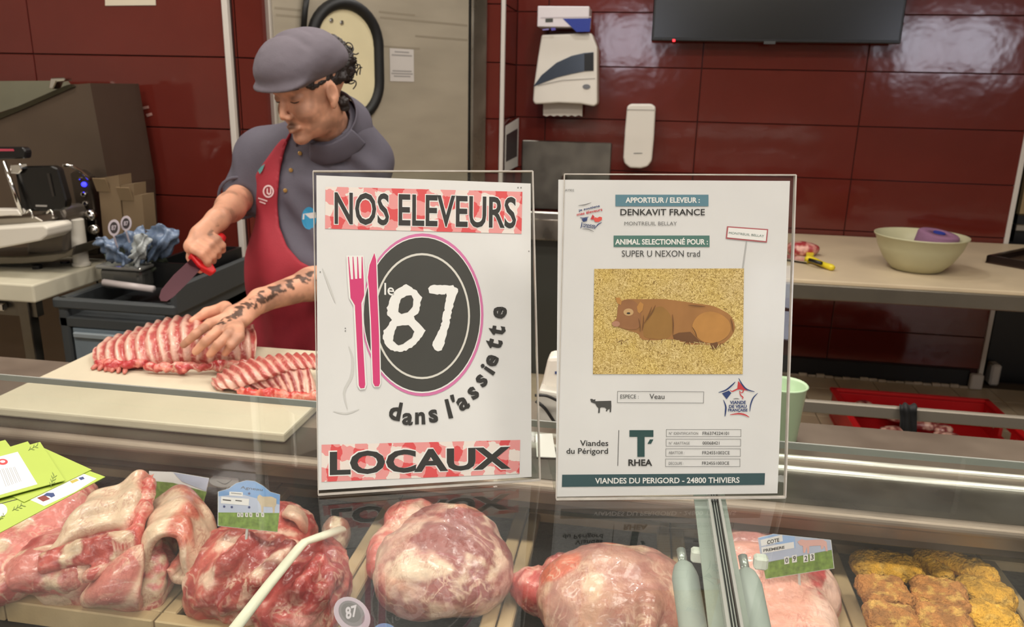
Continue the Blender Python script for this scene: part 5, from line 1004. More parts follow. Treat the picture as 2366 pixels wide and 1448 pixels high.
S = tagsheet('price_tag', 'pig price tag reading COTE PREMIERE stuck in the pork loin', (1765, 1336), (1928, 1312), .846, .30, k2((360, 300), (480, 270), (910, 315), (935, 530), (420, 610)))
S.poly('sky', k2((362, 302), (480, 272), (908, 317), (918, 390), (390, 490)), SKYL, O(0), S.o); S.poly('sky_corner', k2((362, 302), (480, 272), (640, 290), (646, 380), (600, 360), (400, 330)), mat('sky_corner', (150, 178, 220), .45), O(1), S.o); S.poly('grass', k2((398, 492), (918, 392), (934, 528), (421, 608)), GRASS, O(2), S.o)
S.poly('label_strip', k2((382, 316), (545, 276), (550, 325), (388, 362)), TAGW, O(2), S.o); S.poly('label_strip', k2((388, 372), (632, 330), (636, 376), (394, 420)), TAGW, O(2), S.o)
S.text('COTE', k2((430, 320), (522, 300), (524, 328), (432, 350)), INK, O(3), S.o, .03); S.text('PREMIERE', k2((402, 386), (562, 360), (564, 380), (404, 408)), INK, O(3), S.o, .03)
S.poly('pig', k2((660, 330), (690, 310), (720, 318), (850, 312), (880, 330), (888, 400), (876, 402), (862, 360), (850, 385), (838, 384), (836, 358), (750, 362), (748, 416), (736, 418), (730, 370), (716, 414), (704, 412), (700, 360), (680, 356)), PIG, O(3), S.o)
for ch, x, y in (('0', 578, 470), ('9', 636, 458), ('2', 722, 456), ('3', 770, 446)): S.poly('digit_flap', k2((x-18, y-26), (x+18, y-32), (x+20, y+24), (x-16, y+30)), TAGW, O(4), S.o); S.text(ch, k2((x-10, y-20), (x+12, y-23), (x+13, y+17), (x-9, y+20)), INK, O(5), S.o, .02)
# round 87 tag near the front, and a blue one under it
c1_ = (815, 1422); BL, BR = UZ(775, 1460, .84), UZ(855, 1468, .84); S = Sheet(BL, BR, .5); t = thing('round_tag', 'round lilac and grey 87 tag lying at the front edge', 'price tag', ((BL+BR)[0]/2, (BL+BR)[1]/2, .76)); b_ = S.slab('disc', ell(814, 1420, 41, 42, 28, -.25), mat('tag_lilac', (188, 168, 182), .45), -.0012, 0, t)
S.poly('centre_ring', ell(812, 1417, 29, 30, 28, -.25), mat('tag_grey', (120, 112, 116), .45), O(0), b_); S.poly('centre', ell(811, 1415, 22, 23, 28, -.25), mat('tag_mid', (96, 90, 92), .45), O(1), b_); S.text('87', ((797, 1403), (824, 1396), (827, 1422), (800, 1432)), WTAG, O(2), b_, .03)
mk('prong', tube([S.at(815, 1462, -.003), S.at(818, 1500, -.006)], .003, 6), WTAG, t)
BL, BR = UZ(862, 1475, .85), UZ(915, 1480, .85); S = Sheet(BL, BR, .5); t = thing('round_tag', 'round blue tag just showing at the bottom edge', 'price tag', ((BL+BR)[0]/2, (BL+BR)[1]/2, .76)); S.slab('disc', ell(888, 1466, 30, 27, 24), mat('tag_blue', (92, 124, 176), .45), -.0012, 0, t); mk('prong', tube([S.at(888, 1492, -.003), S.at(888, 1515, -.006)], .003, 6), WTAG, t)
# white plastic arm
P = [Z_(p) for p in ((530, 1468, .850), (620, 1352, .858), (692, 1264, .862), (704, 1252, .862), (738, 1240, .858), (790, 1222, .84))]; t = mk('plastic_rod', tube(P, [.0085, .008, .0075, .0075, .0085, .0085], 10, ell=.6), mat('arm_white', (226, 222, 200), .4), smooth=True); tag(t, 'bent white plastic rod lying across the lamb shoulder', 'rod')
# gas struts under the glass
STRUT = mat('strut_grey', (158, 166, 160), .45, .0, var=.06)
for pa, pb_, lb in (((1578, 1300, 1.093), (1612, 1520, 1.06), 'grey gas strut left of the glass seam'), ((1722, 1316, 1.093), (1764, 1530, 1.06), 'grey gas strut right of the glass seam')):
    a, b = Z_(pa), Z_(pb_); d = dirn(a, b); t = thing('gas_strut', lb, 'strut', (a+b)/2, 'gas struts under the glass')
    mk('cylinder', tube([a, a+d*.004, a+d*.01, a+d*.016, b], [.005, .0085, .0105, .0118, .0118], 20), STRUT, t, smooth=True); mk('end_fitting', tube([a-d*.014, a+d*.001], .0042, 10), mat('fitting_steel', (176, 182, 176), .3, .6), t, smooth=True)
    mk('mounting_block', box(a[0]+.006, a[0]+.018, a[1]-.006, a[1]+.004, a[2]+.004, GZ-.0105, .002), mat('block_clear', (206, 208, 198), .3), t)
# ================================================================== green flyers fanned on the glass
LIME = mat('lime_card', (164, 184, 76), .5, var=.03, vsc=20); k3 = lambda *L: cv(L, 0, 1000, 3.232); SPRIG = mat('sprig_ink', (104, 124, 52), .5)
class Flat(Sheet):
    def __init__(s, z): s.z = z; s.n = np.array([0, 0, 1.0])
    def at(s, px, py, off): return UZ(px, py, s.z+off)
FLY = [((520, 232), (786, 330), (0, 748), (-330, 560), 'lowest lime flyer with white arrow labels, reaching furthest right'), ((330, 116), (684, 276), (180, 520), (-200, 330), 'lime flyer second from the bottom of the fan'), ((40, 55), (250, 330), (-90, 420), (-300, 140), 'lime flyer with its tip furthest left in the fan'),
       ((208, 66), (400, 350), (20, 470), (-200, 190), 'lime flyer just under the topmost one'), ((300, 70), (486, 356), (-60, 505), (-270, 220), 'topmost lime flyer bearing the white printed card')]
FO = []
for k, (a, b, c, d, lb) in enumerate(FLY):
    S = Flat(GZ+.0003+.0009*k); pts = k3(a, b, c, d); vf = prism([S.at(x, y, 0) for x, y in pts], (0, 0, .0006)); o_ = mk('flyer', vf, LIME); tag(o_, lb, 'flyer', 'green flyers on the glass'); FO.append((S, o_))
FOF = lambda k: .0007+.00008*k
S, o_ = FO[0]; S.poly('arrow_label', k3((205, 490), (360, 424), (486, 366), (492, 322), (575, 286), (722, 340), (560, 440), (330, 545)), TAGW, FOF(0), o_); S.poly('red_emblem', k3((276, 484), (330, 462), (376, 492), (322, 512)), mat('emblem_maroon', (120, 48, 40), .5), FOF(1), o_); S.poly('blue_emblem', k3((322, 466), (350, 446), (400, 446), (412, 468), (384, 482), (368, 472)), NAVY, FOF(2), o_)
S.poly('olive_emblem', k3((520, 360), (570, 340), (590, 352), (540, 376)), mat('emblem_olive', (176, 160, 70), .5), FOF(1), o_); S.poly('blue_emblem', k3((585, 335), (620, 325), (632, 342), (604, 352)), NAVY, FOF(1), o_); S.poly('white_oval', ell(*k3((0, 575))[0], 17, 15, 20), TAGW, FOF(0), o_); S.line(*k3((0, 528), (250, 462)), 1.5, INK, FOF(1), o_)
S, o_ = FO[4]; S.poly('printed_card', k3((-60, 190), (132, 140), (280, 382), (0, 462), (-80, 470)), TAGW, FOF(0), o_); S.poly('red_emblem', ell(*k3((20, 215))[0], 12, 7, 18), REDI, FOF(1), o_); S.poly('card_dot', ell(*k3((20, 213))[0], 6, 3, 12), TAGW, FOF(2), o_)
for k in range(9): x = -20+k*14+(k % 2)*3; S.line(k3((x-14+30, 268-2*k))[0], k3((x+36+30, 400-5*k))[0], .9, GINK, FOF(1), o_)
def sprig(S, o_, x, y, a, n=6, l=60):
    d = np.array([math.cos(a), math.sin(a)]); p0 = np.array([x, y], float); S.line(*k3(tuple(p0), tuple(p0+d*l)), .8, SPRIG, FOF(2), o_, 'sprig_stem')
    for k in range(n):
        p = p0+d*l*(k+.5)/n; b = a+(.7 if k % 2 else -.7); q_ = p+np.array([math.cos(b), math.sin(b)])*l*.35; S.stroke(k3(tuple(p), tuple((p+q_)/2+2), tuple(q_)), 2.0, SPRIG, FOF(2), o_, 'sprig_leaf', 6)
sprig(S, o_, 380, 400, -1.3, 7, 90); sprig(S, o_, 210, 130, -.5, 5, 80); sprig(*FO[0], 90, 580, -.5, 6, 90); sprig(*FO[0], 0, 650, -1.0, 5, 50)
# ================================================================== rib racks on the board
RIBM = mat('rib_surface', attr=True, rough=.34, var=.14, vsc=70, bump=.25, bsc=110, coat=.3, detail=5)
add_veins(RIBM, 40, (1, 1, 1), (226, 186, 166), .6, .14)
def ribcol(n, ph, base=(176, 78, 74), fat=(220, 176, 158), sk=0.0):
    def f(u, v, side, P):
        s = np.sin(2*math.pi*(u*n+ph+sk*v)+3.6*(fbm(P, 22, 5)-.5)); m_ = fbm(P, 60, 2); c = mixc(base, fat, sst(s+2.2*(m_-.5), -.5, .8)); return mixc(c, (168, 46, 50), sst(.12-v+.25*(m_-.5), 0, .1))
    return f
t = thing('rib_rack', 'long rack of lamb ribs under the tattooed hand', 'meat', Z_((400, 830, .9005)))
G = [[Z_(p) for p in r] for r in ([(222, 846, .903), (216, 820, .912), (232, 796, .918), (258, 788, .906)], [(268, 852, .903), (262, 812, .928), (286, 778, .934), (306, 772, .908)], [(325, 850, .903), (322, 795, .945), (346, 756, .950), (360, 752, .908)], [(392, 845, .903), (385, 780, .958), (400, 740, .962), (418, 742, .908)], [(458, 842, .903), (455, 780, .962), (462, 738, .964), (474, 740, .908)], [(528, 842, .903), (528, 785, .955), (526, 745, .955), (534, 750, .908)], [(586, 836, .903), (592, 795, .938), (586, 760, .938), (590, 768, .908)])]
V, F, c = sheet(G, 150, 34, .012, ribcol(15, 0, sk=.8), lambda u, v: .0035*np.sin(2*math.pi*(u*15+.8*v))+.002*np.sin(v*17)); mk('rib_side', (V, F), RIBM, t, smooth=True, cols=c)
meat_sdf('backbone', cps([(345, 848, .914), (420, 848, .918), (500, 845, .918), (580, 838, .916)], .009)+cps([(225, 838, .910), (262, 845, .910), (330, 838, .918)], .010), .0045, lambda V, N: mixc((176, 46, 50), (226, 140, 126), sst(fbm(V, 60, 2), .46, .6)), t, 4, .012, 70, .9005)
for k in range(6):
    a = Z_((226+k*13, 842+k*1.5, .908)); b = Z_((212+k*15, 852+k*2, .904)); mk('rib_tip', tube([a, (a+b)/2, b], [.004, .0055, .003], 8), mat('rib_tip', (192, 112, 100), .35, var=.2, vsc=80), t, smooth=True)
t = thing('rib_rack', 'short cut rack of lamb ribs near the checked sign', 'meat', Z_((610, 880, .9005)))
G = [[Z_(p) for p in r] for r in ([(488, 884, .904), (494, 892, .904), (500, 900, .903)], [(520, 856, .920), (540, 876, .928), (556, 894, .914)], [(575, 834, .936), (592, 856, .944), (610, 878, .930)], [(635, 823, .948), (648, 842, .952), (662, 860, .940)], [(692, 820, .95), (704, 838, .952), (716, 852, .942)], [(735, 822, .945), (740, 842, .945), (748, 860, .935)])]
V, F, c = sheet(G, 120, 24, .012, ribcol(14, .2, sk=-.5), lambda u, v: .003*np.sin(2*math.pi*(u*14-.5*v))); mk('rib_side', (V, F), RIBM, t, smooth=True, cols=c)
G = [[Z_(p) for p in r] for r in ([(530, 898, .910), (560, 902, .905), (590, 906, .903)], [(575, 884, .922), (600, 898, .910), (620, 910, .903)], [(620, 868, .934), (640, 890, .916), (656, 914, .903)], [(665, 856, .942), (682, 886, .920), (692, 916, .903)], [(715, 850, .944), (728, 884, .922), (734, 918, .903)])]
V, F, c = sheet(G, 90, 24, .010, ribcol(10, .1, (150, 60, 58), (222, 176, 156), sk=.6), lambda u, v: .0025*np.sin(2*math.pi*(u*10+.6*v))); mk('rib_inside', (V, F), RIBM, t, smooth=True, cols=c)
meat_sdf('backbone', cps([(555, 905, .909), (620, 912, .912), (680, 915, .913), (735, 917, .913)], .010), .004, lambda V, N: mixc((190, 56, 50), (226, 130, 110), sst(fbm(V, 70, 3), .46, .6)), t, 6, .010, 80, .9005)
# ================================================================== the butcher
OH = UY(715, 204, 1.95); fh = np.array([-.46, -.888, 0]); fh /= np.linalg.norm(fh); pt_ = math.radians(17)
HF = fh*math.cos(pt_)+np.array([0, 0, -math.sin(pt_)]); HL = np.array([-fh[1], fh[0], 0]); HU = np.cross(HF, HL); HR = np.stack([HF, HL, HU], 1)
def HP(f, l, u): return OH+HF*f+HL*l+HU*(u if u > 0 else u*1.08)
NB = UY(768, 294, 2.06); SR = UY(612, 362, 2.10); SL = UY(842, 372, 2.12)
ER = UY(566, 446, 2.07); WR = UY(503, 507, 1.83); EL = UY(806, 628, 1.95); WL = UZ(602, 694, 1.008)
CH = UY(730, 460, 2.09); BE = UY(708, 620, 2.05); HI = UY(730, 790, 2.09)
head = [pe(HP(-.012, 0, .035), (.098, .076, .085), HR, .01), pe(HP(.020, 0, -.025), (.064, .061, .082), HR, .02), pe(HP(.026, 0, -.070), (.050, .049, .040), HR, .02), pe(HP(.066, 0, -.098), (.018, .022, .016), HR, .018)]
for s_ in (-1, 1): head += [pe(HP(.052, .034*s_, -.036), (.029, .025, .026), HR, .014)]
head += [pc(HP(.076, -.030, .017), HP(.076, .030, .017), .012, .012, .012)]
for s_ in (-1, 1): head += [pe(HP(.094, .031*s_, -.002), (.011, .017, .010), HR, .010, 's'), pe(HP(.067, .031*s_, -.003), (.0165, .0175, .012), HR, .004)]
head += [pc(HP(.083, 0, .008), HP(.100, 0, -.035), .0064, .0092, .009)]
for s_ in (-1, 1): head += [pe(HP(.092, .0105*s_, -.041), (.0105, .0075, .0075), HR, .005), pe(HP(.096, .006*s_, -.047), (.004, .003, .003), HR, .002, 's')]
for s_ in (-1, 1): head += [pc(HP(.080, .021*s_, -.0675), HP(.0895, 0, -.0645), .004, .0058, .004), pc(HP(.079, .020*s_, -.0700), HP(.0885, 0, -.0735), .004, .0062, .004)]
for s_ in (-1, 1): head += [pc(HP(.081, .022*s_, -.0688), HP(.0945, 0, -.0690), .0006, .0006, .003, 's')]
for s_ in (-1, 1): head += [pe(HP(-.004, .076*s_, -.010), (.018, .009, .030), HR, .006), pe(HP(.000, .084*s_, -.006), (.009, .006, .016), HR, .006, 's'), pe(HP(.002, .076*s_, -.036), (.008, .007, .010), HR, .005)]
body_skin = head+[pc(HP(-.022, 0, -.055), NB+np.array([0, .0, -.02]), .050, .056, .025), pc(NB+np.array([0, .02, -.04]), CH+np.array([0, .03, 0]), .05, .07, .04), pc(CH+np.array([0, .03, 0]), HI, .07, .09, .05), pc(NB+np.array([0, .02, -.06]), SR, .035, .040, .03), pc(NB+np.array([0, .02, -.06]), SL, .035, .040, .03)]
# arms
body_skin += [pc(SR, ER, .046, .040, .03), pc(ER, ER*.45+WR*.55, .041, .036, .02), pc(ER*.45+WR*.55, WR, .036, .026, .02)]
body_skin += [pc(SL, EL, .046, .040, .03), pc(EL, EL*.55+WL*.45, .042, .039, .02), pc(EL*.55+WL*.45, WL, .039, .027, .02)]
# right hand closed on the knife handle
BUT = UY(508, 552, 1.805); HEEL = UY(456, 603, 1.735); ax_ = dirn(BUT, HEEL); mid = (BUT+HEEL)/2
wv_ = WR-mid; wv_ = wv_-ax_*(wv_ @ ax_); wv_ /= np.linalg.norm(wv_); bv_ = np.cross(ax_, wv_)
if bv_ @ np.array([-.6, -.75, .1]) < 0: bv_ = -bv_
hand_r = [pe(mid+wv_*.030-ax_*.006, (.044, .023, .021), np.stack([ax_, wv_, bv_], 1), .012), pc(WR, mid+wv_*.038-ax_*.018, .026, .026, .016)]
hand_r += [pc(mid+wv_*.034+ax_*.022, mid+wv_*.03-ax_*.034, .018, .017, .012)]
for k in range(4):
    c = mid+ax_*(.034-.0195*k)+wv_*(.0); R_ = .0245-.0008*k
    th = np.radians([38, 85, 135, 185, 225]); P = [c+R_*(1.22 if i == 0 else 1.08 if i == 1 else 1)*(wv_*math.cos(a)+bv_*math.sin(a)) for i, a in enumerate(th)]
    r_ = [.0115, .0105, .0098, .0092, .0082]; r_ = [q*(.92 if k == 3 else 1) for q in r_]
    for i in range(4): hand_r.append(pc(P[i], P[i+1], r_[i], r_[i+1], .0035))
TH = [mid+wv_*.036+ax_*.004-bv_*.016, mid+wv_*.018+ax_*.030-bv_*.028, mid-wv_*.004+ax_*.046-bv_*.024, mid-wv_*.018+ax_*.050-bv_*.012]
for i in range(3): hand_r.append(pc(TH[i], TH[i+1], (.0165, .0125, .0108)[i], (.0125, .0108, .0088)[i], .006))
# left hand spread over the ribs
PLM = UZ(546, 735, .995); hd = dirn(WL, PLM)
KN = [UZ(484, 748, .992), UZ(505, 762, .992), UZ(529, 772, .990), UZ(554, 778, .984)]
TPm = [UZ(452, 772, .985), UZ(476, 788, .982), UZ(504, 796, .978), UZ(535, 798, .972)]
TP = [UZ(424, 796, .962), UZ(452, 812, .958), UZ(485, 819, .954), UZ(520, 816, .952)]
hand_l = [pc(WL, PLM, .026, .026, .015), pe(PLM, (.046, .036, .018), axes(dirn(WL, (KN[1]+KN[2])/2)), .015)]
for k in range(4):
    r_ = (.0108, .0112, .0108, .0095)[k]; hand_l += [pc(PLM*.45+KN[k]*.55+np.array([0, 0, .003]), KN[k], .0135, r_*1.08, .008), pc(KN[k], TPm[k], r_*1.02, r_*.92, .004), pc(TPm[k], TP[k], r_*.92, r_*.74, .004)]
T0 = UZ(520, 712, .995); T1 = UZ(478, 722, .985); T2 = UZ(445, 742, .975); hand_l += [pc(PLM, T0, .02, .016, .012), pc(T0, T1, .015, .0125, .008), pc(T1, T2, .0122, .009, .005)]
body_skin += hand_r+hand_l
V, F = sdf_mesh(body_skin, .0034, pad=.01)
def seg_d(P, L):
    d = np.full(len(P), 9.0)
    for a, b in zip(L[:-1], L[1:]): ab = b-a; t = np.clip(((P-a) @ ab)/(ab @ ab), 0, 1); d = np.minimum(d, np.linalg.norm(P-a-t[:, None]*ab, axis=1))
    return d
def tr(prims, px, py, t0=1.2):
    d = ray(px, py); n = np.linalg.norm(d); d = d/n; t = t0
    for _ in range(80):
        e = ev(prims, (CAM+d*t)[None])[0]
        if e < .0004: break
        t += max(e*.8, .0004)
        if t > 4: break
    return CAM+d*t
SKIN_ = np.tile(lin((214, 158, 130)), (len(V), 1)); n1 = fbm(V, 30, 3); SKIN_ = mixc(SKIN_, lin((206, 138, 114)), sst(n1, .45, .7)*.35)
hl = (V-OH) @ HR
lip = np.exp(-(((hl[:, 0]-.089)/.012)**2+(hl[:, 1]/.019)**2+((hl[:, 2]+.069)/.0075)**2)); SKIN_ = mixc(SKIN_, lin((184, 104, 94)), np.clip(lip*1.3, 0, 1)*.8)
for s_ in (-1, 1):
    ck = np.exp(-(((hl[:, 0]-.07)/.03)**2+((hl[:, 1]-.038*s_)/.02)**2+((hl[:, 2]+.038)/.02)**2)); SKIN_ = mixc(SKIN_, lin((204, 120, 98)), ck*.5)
    el_ = np.exp(-(((hl[:, 0]-.082)/.02)**2+((hl[:, 1]-.031*s_)/.017)**2+((hl[:, 2]+.001)/.010)**2)); SKIN_ = mixc(SKIN_, lin((170, 116, 98)), el_*.5)
kn = np.min([np.linalg.norm(V-k, axis=1) for k in KN+TPm], 0); SKIN_ = mixc(SKIN_, lin((190, 108, 90)), np.exp(-(kn/.012)**2)*.5)
ht = [tr(hand_l+body_skin[-40:], *p) for p in ((722, 636), (690, 645), (660, 662), (630, 672), (606, 686), (580, 702), (556, 708), (540, 730), (520, 738), (500, 745))]
td = seg_d(V, ht); nz = fbm(V, 95, 8, 2); n2 = vnoise(V, 60, 3); tat = sst(.017-td+.016*(n2-.5), 0, .004)*sst(nz, .44, .50); SKIN_ = mixc(SKIN_, lin((66, 72, 74)), tat*.85)
fa = seg_d(V, [tr(hand_r+body_skin[-60:], 505, 520), tr(hand_r+body_skin[-60:], 485, 540)]); SKIN_ = mixc(SKIN_, lin((110, 96, 84)), sst(.008-fa, 0, .004)*sst(nz, .47, .55)*.6)
PB = (BE[0], BE[1], 0.0)
per = thing('person', 'butcher in grey cap and shirt with red apron holding a red-handled knife', 'person', PB)
SKIN = mat('skin', attr=True, rough=.48, var=.05, vsc=60, bump=.06, bsc=220, sss=.12, spec=.4)
bdy = mk('body', (V, F), SKIN, per, smooth=True, cols=SKIN_)
def hpath(L): return [HP(*p) for p in L]
LASH = mat('lash_brow', (44, 30, 26), .6)
for s_ in (-1, 1):
    def onf(f, l, u):
        p = HP(f, l, u); d = HF
        for _ in range(50):
            e = ev(head, p[None])[0]
            if e < .0003: break
            p = p-d*e*.8
        return p
    P = [onf(.13, s_*(.016+.030*k/7), .0165+.0052*math.sin(math.pi*(k+1)/9)) for k in range(8)]; mk('eyebrow', tube(P, [.0012, .0026, .003, .003, .0028, .0024, .0018, .001], 6), LASH, bdy, smooth=True)
    P = [onf(.13, s_*(.018+.026*k/7), -.0085-.0022*math.sin(math.pi*k/7)) for k in range(8)]; mk('eyelash', tube(P, [.0008, .0014, .0017, .0018, .0018, .0017, .0014, .0008], 6), LASH, bdy, smooth=True)
# ---- hair and cap
hair = [pe(HP(-.104, .028, .042), (.028, .028, .044), HR, .015), pe(HP(-.085, .02, .085), (.024, .03, .026), HR, .02), pe(HP(-.085, .03, .01), (.022, .024, .022), HR, .02)]
for s_ in (-1, 1): hair += [pe(HP(.028, .063*s_, .022), (.030, .009, .010), HR, .006), pe(HP(-.03, .066*s_, .020), (.040, .012, .022), HR, .01)]
hair += [pe(HP(-.04, 0, .045), (.072, .075, .065), HR, .01), pe(HP(-.052, .050, -.048), (.014, .012, .020), HR, .008)]
Vh, Fh = sdf_mesh(hair, .004, pad=.02); Nh = vnormals(Vh, Fh); Vh = Vh+Nh*((fbm(Vh, 70, 2)-.5)*.016+(vnoise(Vh, 160, 4)-.5)*.008)[:, None]
hr_ = mk('hair', (Vh, Fh), mat('dark_hair', (34, 24, 22), .5, var=.4, vsc=120, bump=.6, bsc=160), per, smooth=True)
g = np.random.default_rng(3)
for k in range(34):
    c = HP(-.10-.03*g.random(), .03+.035*(g.random()-.5), .03+.10*(g.random()-.5)); a = g.random()*6.28; r0 = .006+.006*g.random(); ax2 = g.normal(0, 1, 3); A_ = axes(ax2/np.linalg.norm(ax2)+1e-3)
    P = [c+A_[:, 1]*r0*math.cos(a+q)+A_[:, 2]*r0*math.sin(a+q)+A_[:, 0]*.004*q for q in np.linspace(0, 7, 16)]; mk('curl', tube(P, .0017, 5), mat('dark_hair', (34, 24, 22)), hr_, smooth=True)
cap = [pe(HP(.000, 0, .076), (.108, .098, .068), HR, .01), pe(HP(-.035, .0, .060), (.085, .090, .045), HR, .015), pe(HP(.060, 0, .060), (.060, .086, .042), HR, .03)]
cap += [pe(HP(.080, 0, .036), (.050, .088, .015), np.stack([dirn((0, 0, 0), HF-.22*HU), HL, dirn((0, 0, 0), HU+.22*HF)], 1), .016)]
cap += [pplane(HP(0, 0, .014), -HU+.08*HF, .006)]
Vc, Fc = sdf_mesh(cap, .004, pad=.01); Nc = vnormals(Vc, Fc); q_ = (Vc-OH) @ HR
crease = np.exp(-((q_[:, 0]-.035)/.012)**2)*sst(q_[:, 2], .09, .12)*.006+np.exp(-((q_[:, 0]+.01-.12*np.abs(q_[:, 1]))/.008)**2)*sst(q_[:, 2], .11, .14)*.003
Vc = Vc+Nc*((fbm(Vc, 22, 5)-.5)*.006-crease)[:, None]
CAPM = mat('cap_cloth', (104, 97, 106), .8, var=.05, vsc=30, bump=.12, bsc=400)
cp_ = mk('cap', (Vc, Fc), CAPM, per, smooth=True)
# ---- shirt
SHIRT = mat('shirt_cloth', (90, 86, 98), .75, var=.06, vsc=25, bump=.10, bsc=380)
torso = [pe(CH, (.164, .118, .17), k=.05), pe(BE, (.150, .125, .15), k=.06), pe(HI, (.165, .125, .16), k=.06), pc(SR, SL, .062, .062, .05), pe(NB+np.array([.0, .01, -.03]), (.092, .085, .06), k=.04), pc(NB+np.array([0, .02, .0]), SR, .064, .056, .06), pc(NB+np.array([0, .02, .0]), SL, .064, .056, .06)]
slv = [pc(SR, ER*.94+WR*.06, .058, .054, .06), pc(SL, EL, .058, .054, .06)]
shirt = torso+slv
dR = dirn(ER, WR)
cutR = ER*.78+WR*.22
def wr(P): return .0045*np.sin(P[:, 0]*70+P[:, 2]*55+4*vnoise(P, 9, 2))*sst(vnoise(P, 7, 5), .35, .7)
shirt_cut = shirt+[(lambda P: np.linalg.norm(P-(cutR+dR*.045), axis=1)-.055, cutR+dR*.045, .06, .004, 's'), (lambda P: np.maximum(np.linalg.norm((P-NB)-(((P-NB) @ dirn(NB, HP(0, 0, -.05)))[:, None])*dirn(NB, HP(0, 0, -.05)), axis=1)-.062, -((P-NB) @ dirn(NB, HP(0, 0, -.05)))+.012), NB, .15, .006, 's')]
Vs, Fs = sdf_mesh(shirt_cut, .0055, extra=wr, pad=.02); mk('shirt', (Vs, Fs), SHIRT, per, smooth=True)
na = dirn(NB, HP(-.02, 0, -.055)); e1 = HF-na*(HF @ na); e1 /= np.linalg.norm(e1); e2 = np.cross(na, e1); NC = NB+na*.0
# stand collar open at the front
G = [[NC+(e1*math.cos(a)*rr*1.05+e2*math.sin(a)*rr)+na*hh for hh, rr in ((-.022, .100), (.010, .090), (.042, .078), (.056, .078))] for a in np.radians(np.linspace(16, 344, 17))]
Vq, Fq, _ = sheet(G, 60, 12, .006); mk('collar', (Vq, Fq), SHIRT, per, smooth=True)
for sgn in (-1, 1):
    G = [[NC+(e1*math.cos(a)*rr*1.06+e2*math.sin(a)*rr)+na*hh for hh, rr in ((.056, .079), (.040, .091), (.020, .101), (.004-.024*(abs(a) < .6), .107))] for a in np.radians(np.linspace(14, 100, 9))*sgn]
    Vq, Fq, _ = sheet(G, 26, 12, .004); mk('collar_flap', (Vq, Fq), SHIRT, per, smooth=True)
Pc = [cutR-dR*.006+.059*(axes(dR)[:, 1]*math.cos(a)+axes(dR)[:, 2]*math.sin(a))*.96 for a in np.linspace(0, 2*math.pi, 25)]; mk('cuff_hem', tube(Pc, .0045, 8, cap=False), SHIRT, per, smooth=True)
BTN = mat('gold_button', (168, 130, 70), .35, .5)
for px, py in ((693, 354), (672, 393), (659, 440)):
    c = tr(shirt, px, py); mk('button', orient(lathe([(.0055, 0), (.0055, .0018), (.004, .0026)], (0, 0, 0), 14), c-dirn(CAM, c)*.004, -dirn(CAM, c)), BTN, per)
# ---- apron
APR = mat('apron_cloth', (158, 40, 54), .75, var=.08, vsc=14, bump=.10, bsc=350)
AP = np.array([(666, 322), (657, 350), (646, 400), (641, 470), (646, 525), (664, 570), (694, 604), (740, 628), (900, 640), (960, 1000), (500, 1000), (520, 640), (545, 560), (545, 480), (572, 430), (612, 372), (638, 336), (652, 320)], float)
def poly_sd(x, y, P):
    d = np.full(len(x), 1e9); ins = np.zeros(len(x), bool); n = len(P); p = np.stack([x, y], 1)
    for i in range(n):
        a, b = P[i], P[(i+1) % n]; e = b-a; w_ = p-a; t = np.clip((w_ @ e)/(e @ e), 0, 1); d = np.minimum(d, np.linalg.norm(w_-t[:, None]*e, axis=1))
        c = ((a[1] > y) != (b[1] > y)); xx = (b[0]-a[0])*(y-a[1])/(b[1]-a[1]+1e-12)+a[0]; ins ^= c & (x < xx)
    return np.where(ins, -d, d)
skirt = torso+[pc(BE, HI, .135, .150, .06), pc(HI, HI+np.array([0, 0, -.30]), .150, .165, .06)]
def apron_f(P):
    q = P-CAM; z = q @ FW; px = 1183+FPX*(q @ R2)/z; py = 724+FPX*(q @ D2)/z
    d1 = ev(skirt, P)-.010-.006*np.sin(P[:, 0]*60+2*np.sin(P[:, 2]*9))*sst(1.06-P[:, 2], 0, .12); d2 = poly_sd(px, py, AP)*z/FPX; back = P[:, 1]-(BE[1]+.06)
    return np.maximum(np.maximum(d1, d2), np.maximum(back, .5-P[:, 2]))
apr = [(apron_f, BE+np.array([0, 0, -.05]), .55, .001, 'u')]
Va, Fa = sdf_mesh(apr, .0055, pad=.0); ao_ = mk('apron', (Va, Fa), APR, per, smooth=True)
# neck strap goes round the neck
sp_ = [tr(shirt, *p)-dirn(CAM, tr(shirt, *p))*.006 for p in ((657, 338), (662, 326), (668, 316))]; mk('neck_strap', tube(sp_+[NC-e2*.09+na*.02, NC-e1*.08+na*.03], .008, 8, ell=.35), APR, per, smooth=True)
def decal(name, pts, m_, prims, off, parent, F=None):
    P = [tr(prims, x, y) for x, y in pts]; md = np.median([np.linalg.norm(p-CAM) for p in P]); P = [p if abs(np.linalg.norm(p-CAM)-md) < .1 else CAM+dirn(CAM, p)*md for p in P]; P = [p-dirn(CAM, p)*off for p in P]; return mk(name, (np.array(P), F or [list(range(len(P)))]), m_, parent)
LOGO = mat('logo_white', (226, 196, 198), .6)
ro, ri = ell(620, 442, 13, 15, 20), ell(620, 442, 9.5, 11, 20); decal('logo_ring', ro+ri, LOGO, apr, .002, ao_, [[i, (i+1) % 20, 20+(i+1) % 20, 20+i] for i in range(20)])
decal('logo_mark', [(616, 435), (619, 435), (619, 444), (622, 447), (624, 444), (624, 434), (627, 434), (627, 447), (622, 451), (616, 447)], LOGO, apr, .002, ao_)
decal('logo_line', [(597, 456), (618, 463), (617, 466), (596, 459)], LOGO, apr, .002, ao_); decal('logo_line', [(600, 464), (614, 469), (613, 472), (599, 467)], LOGO, apr, .002, ao_)
bg = decal('badge', ell(714, 504, 17, 26, 24), mat('badge_blue', (52, 150, 196), .4), shirt, .005, per); decal('badge_band', [(700, 494), (729, 490), (730, 503), (699, 507)], TAGW, shirt, .006, bg)
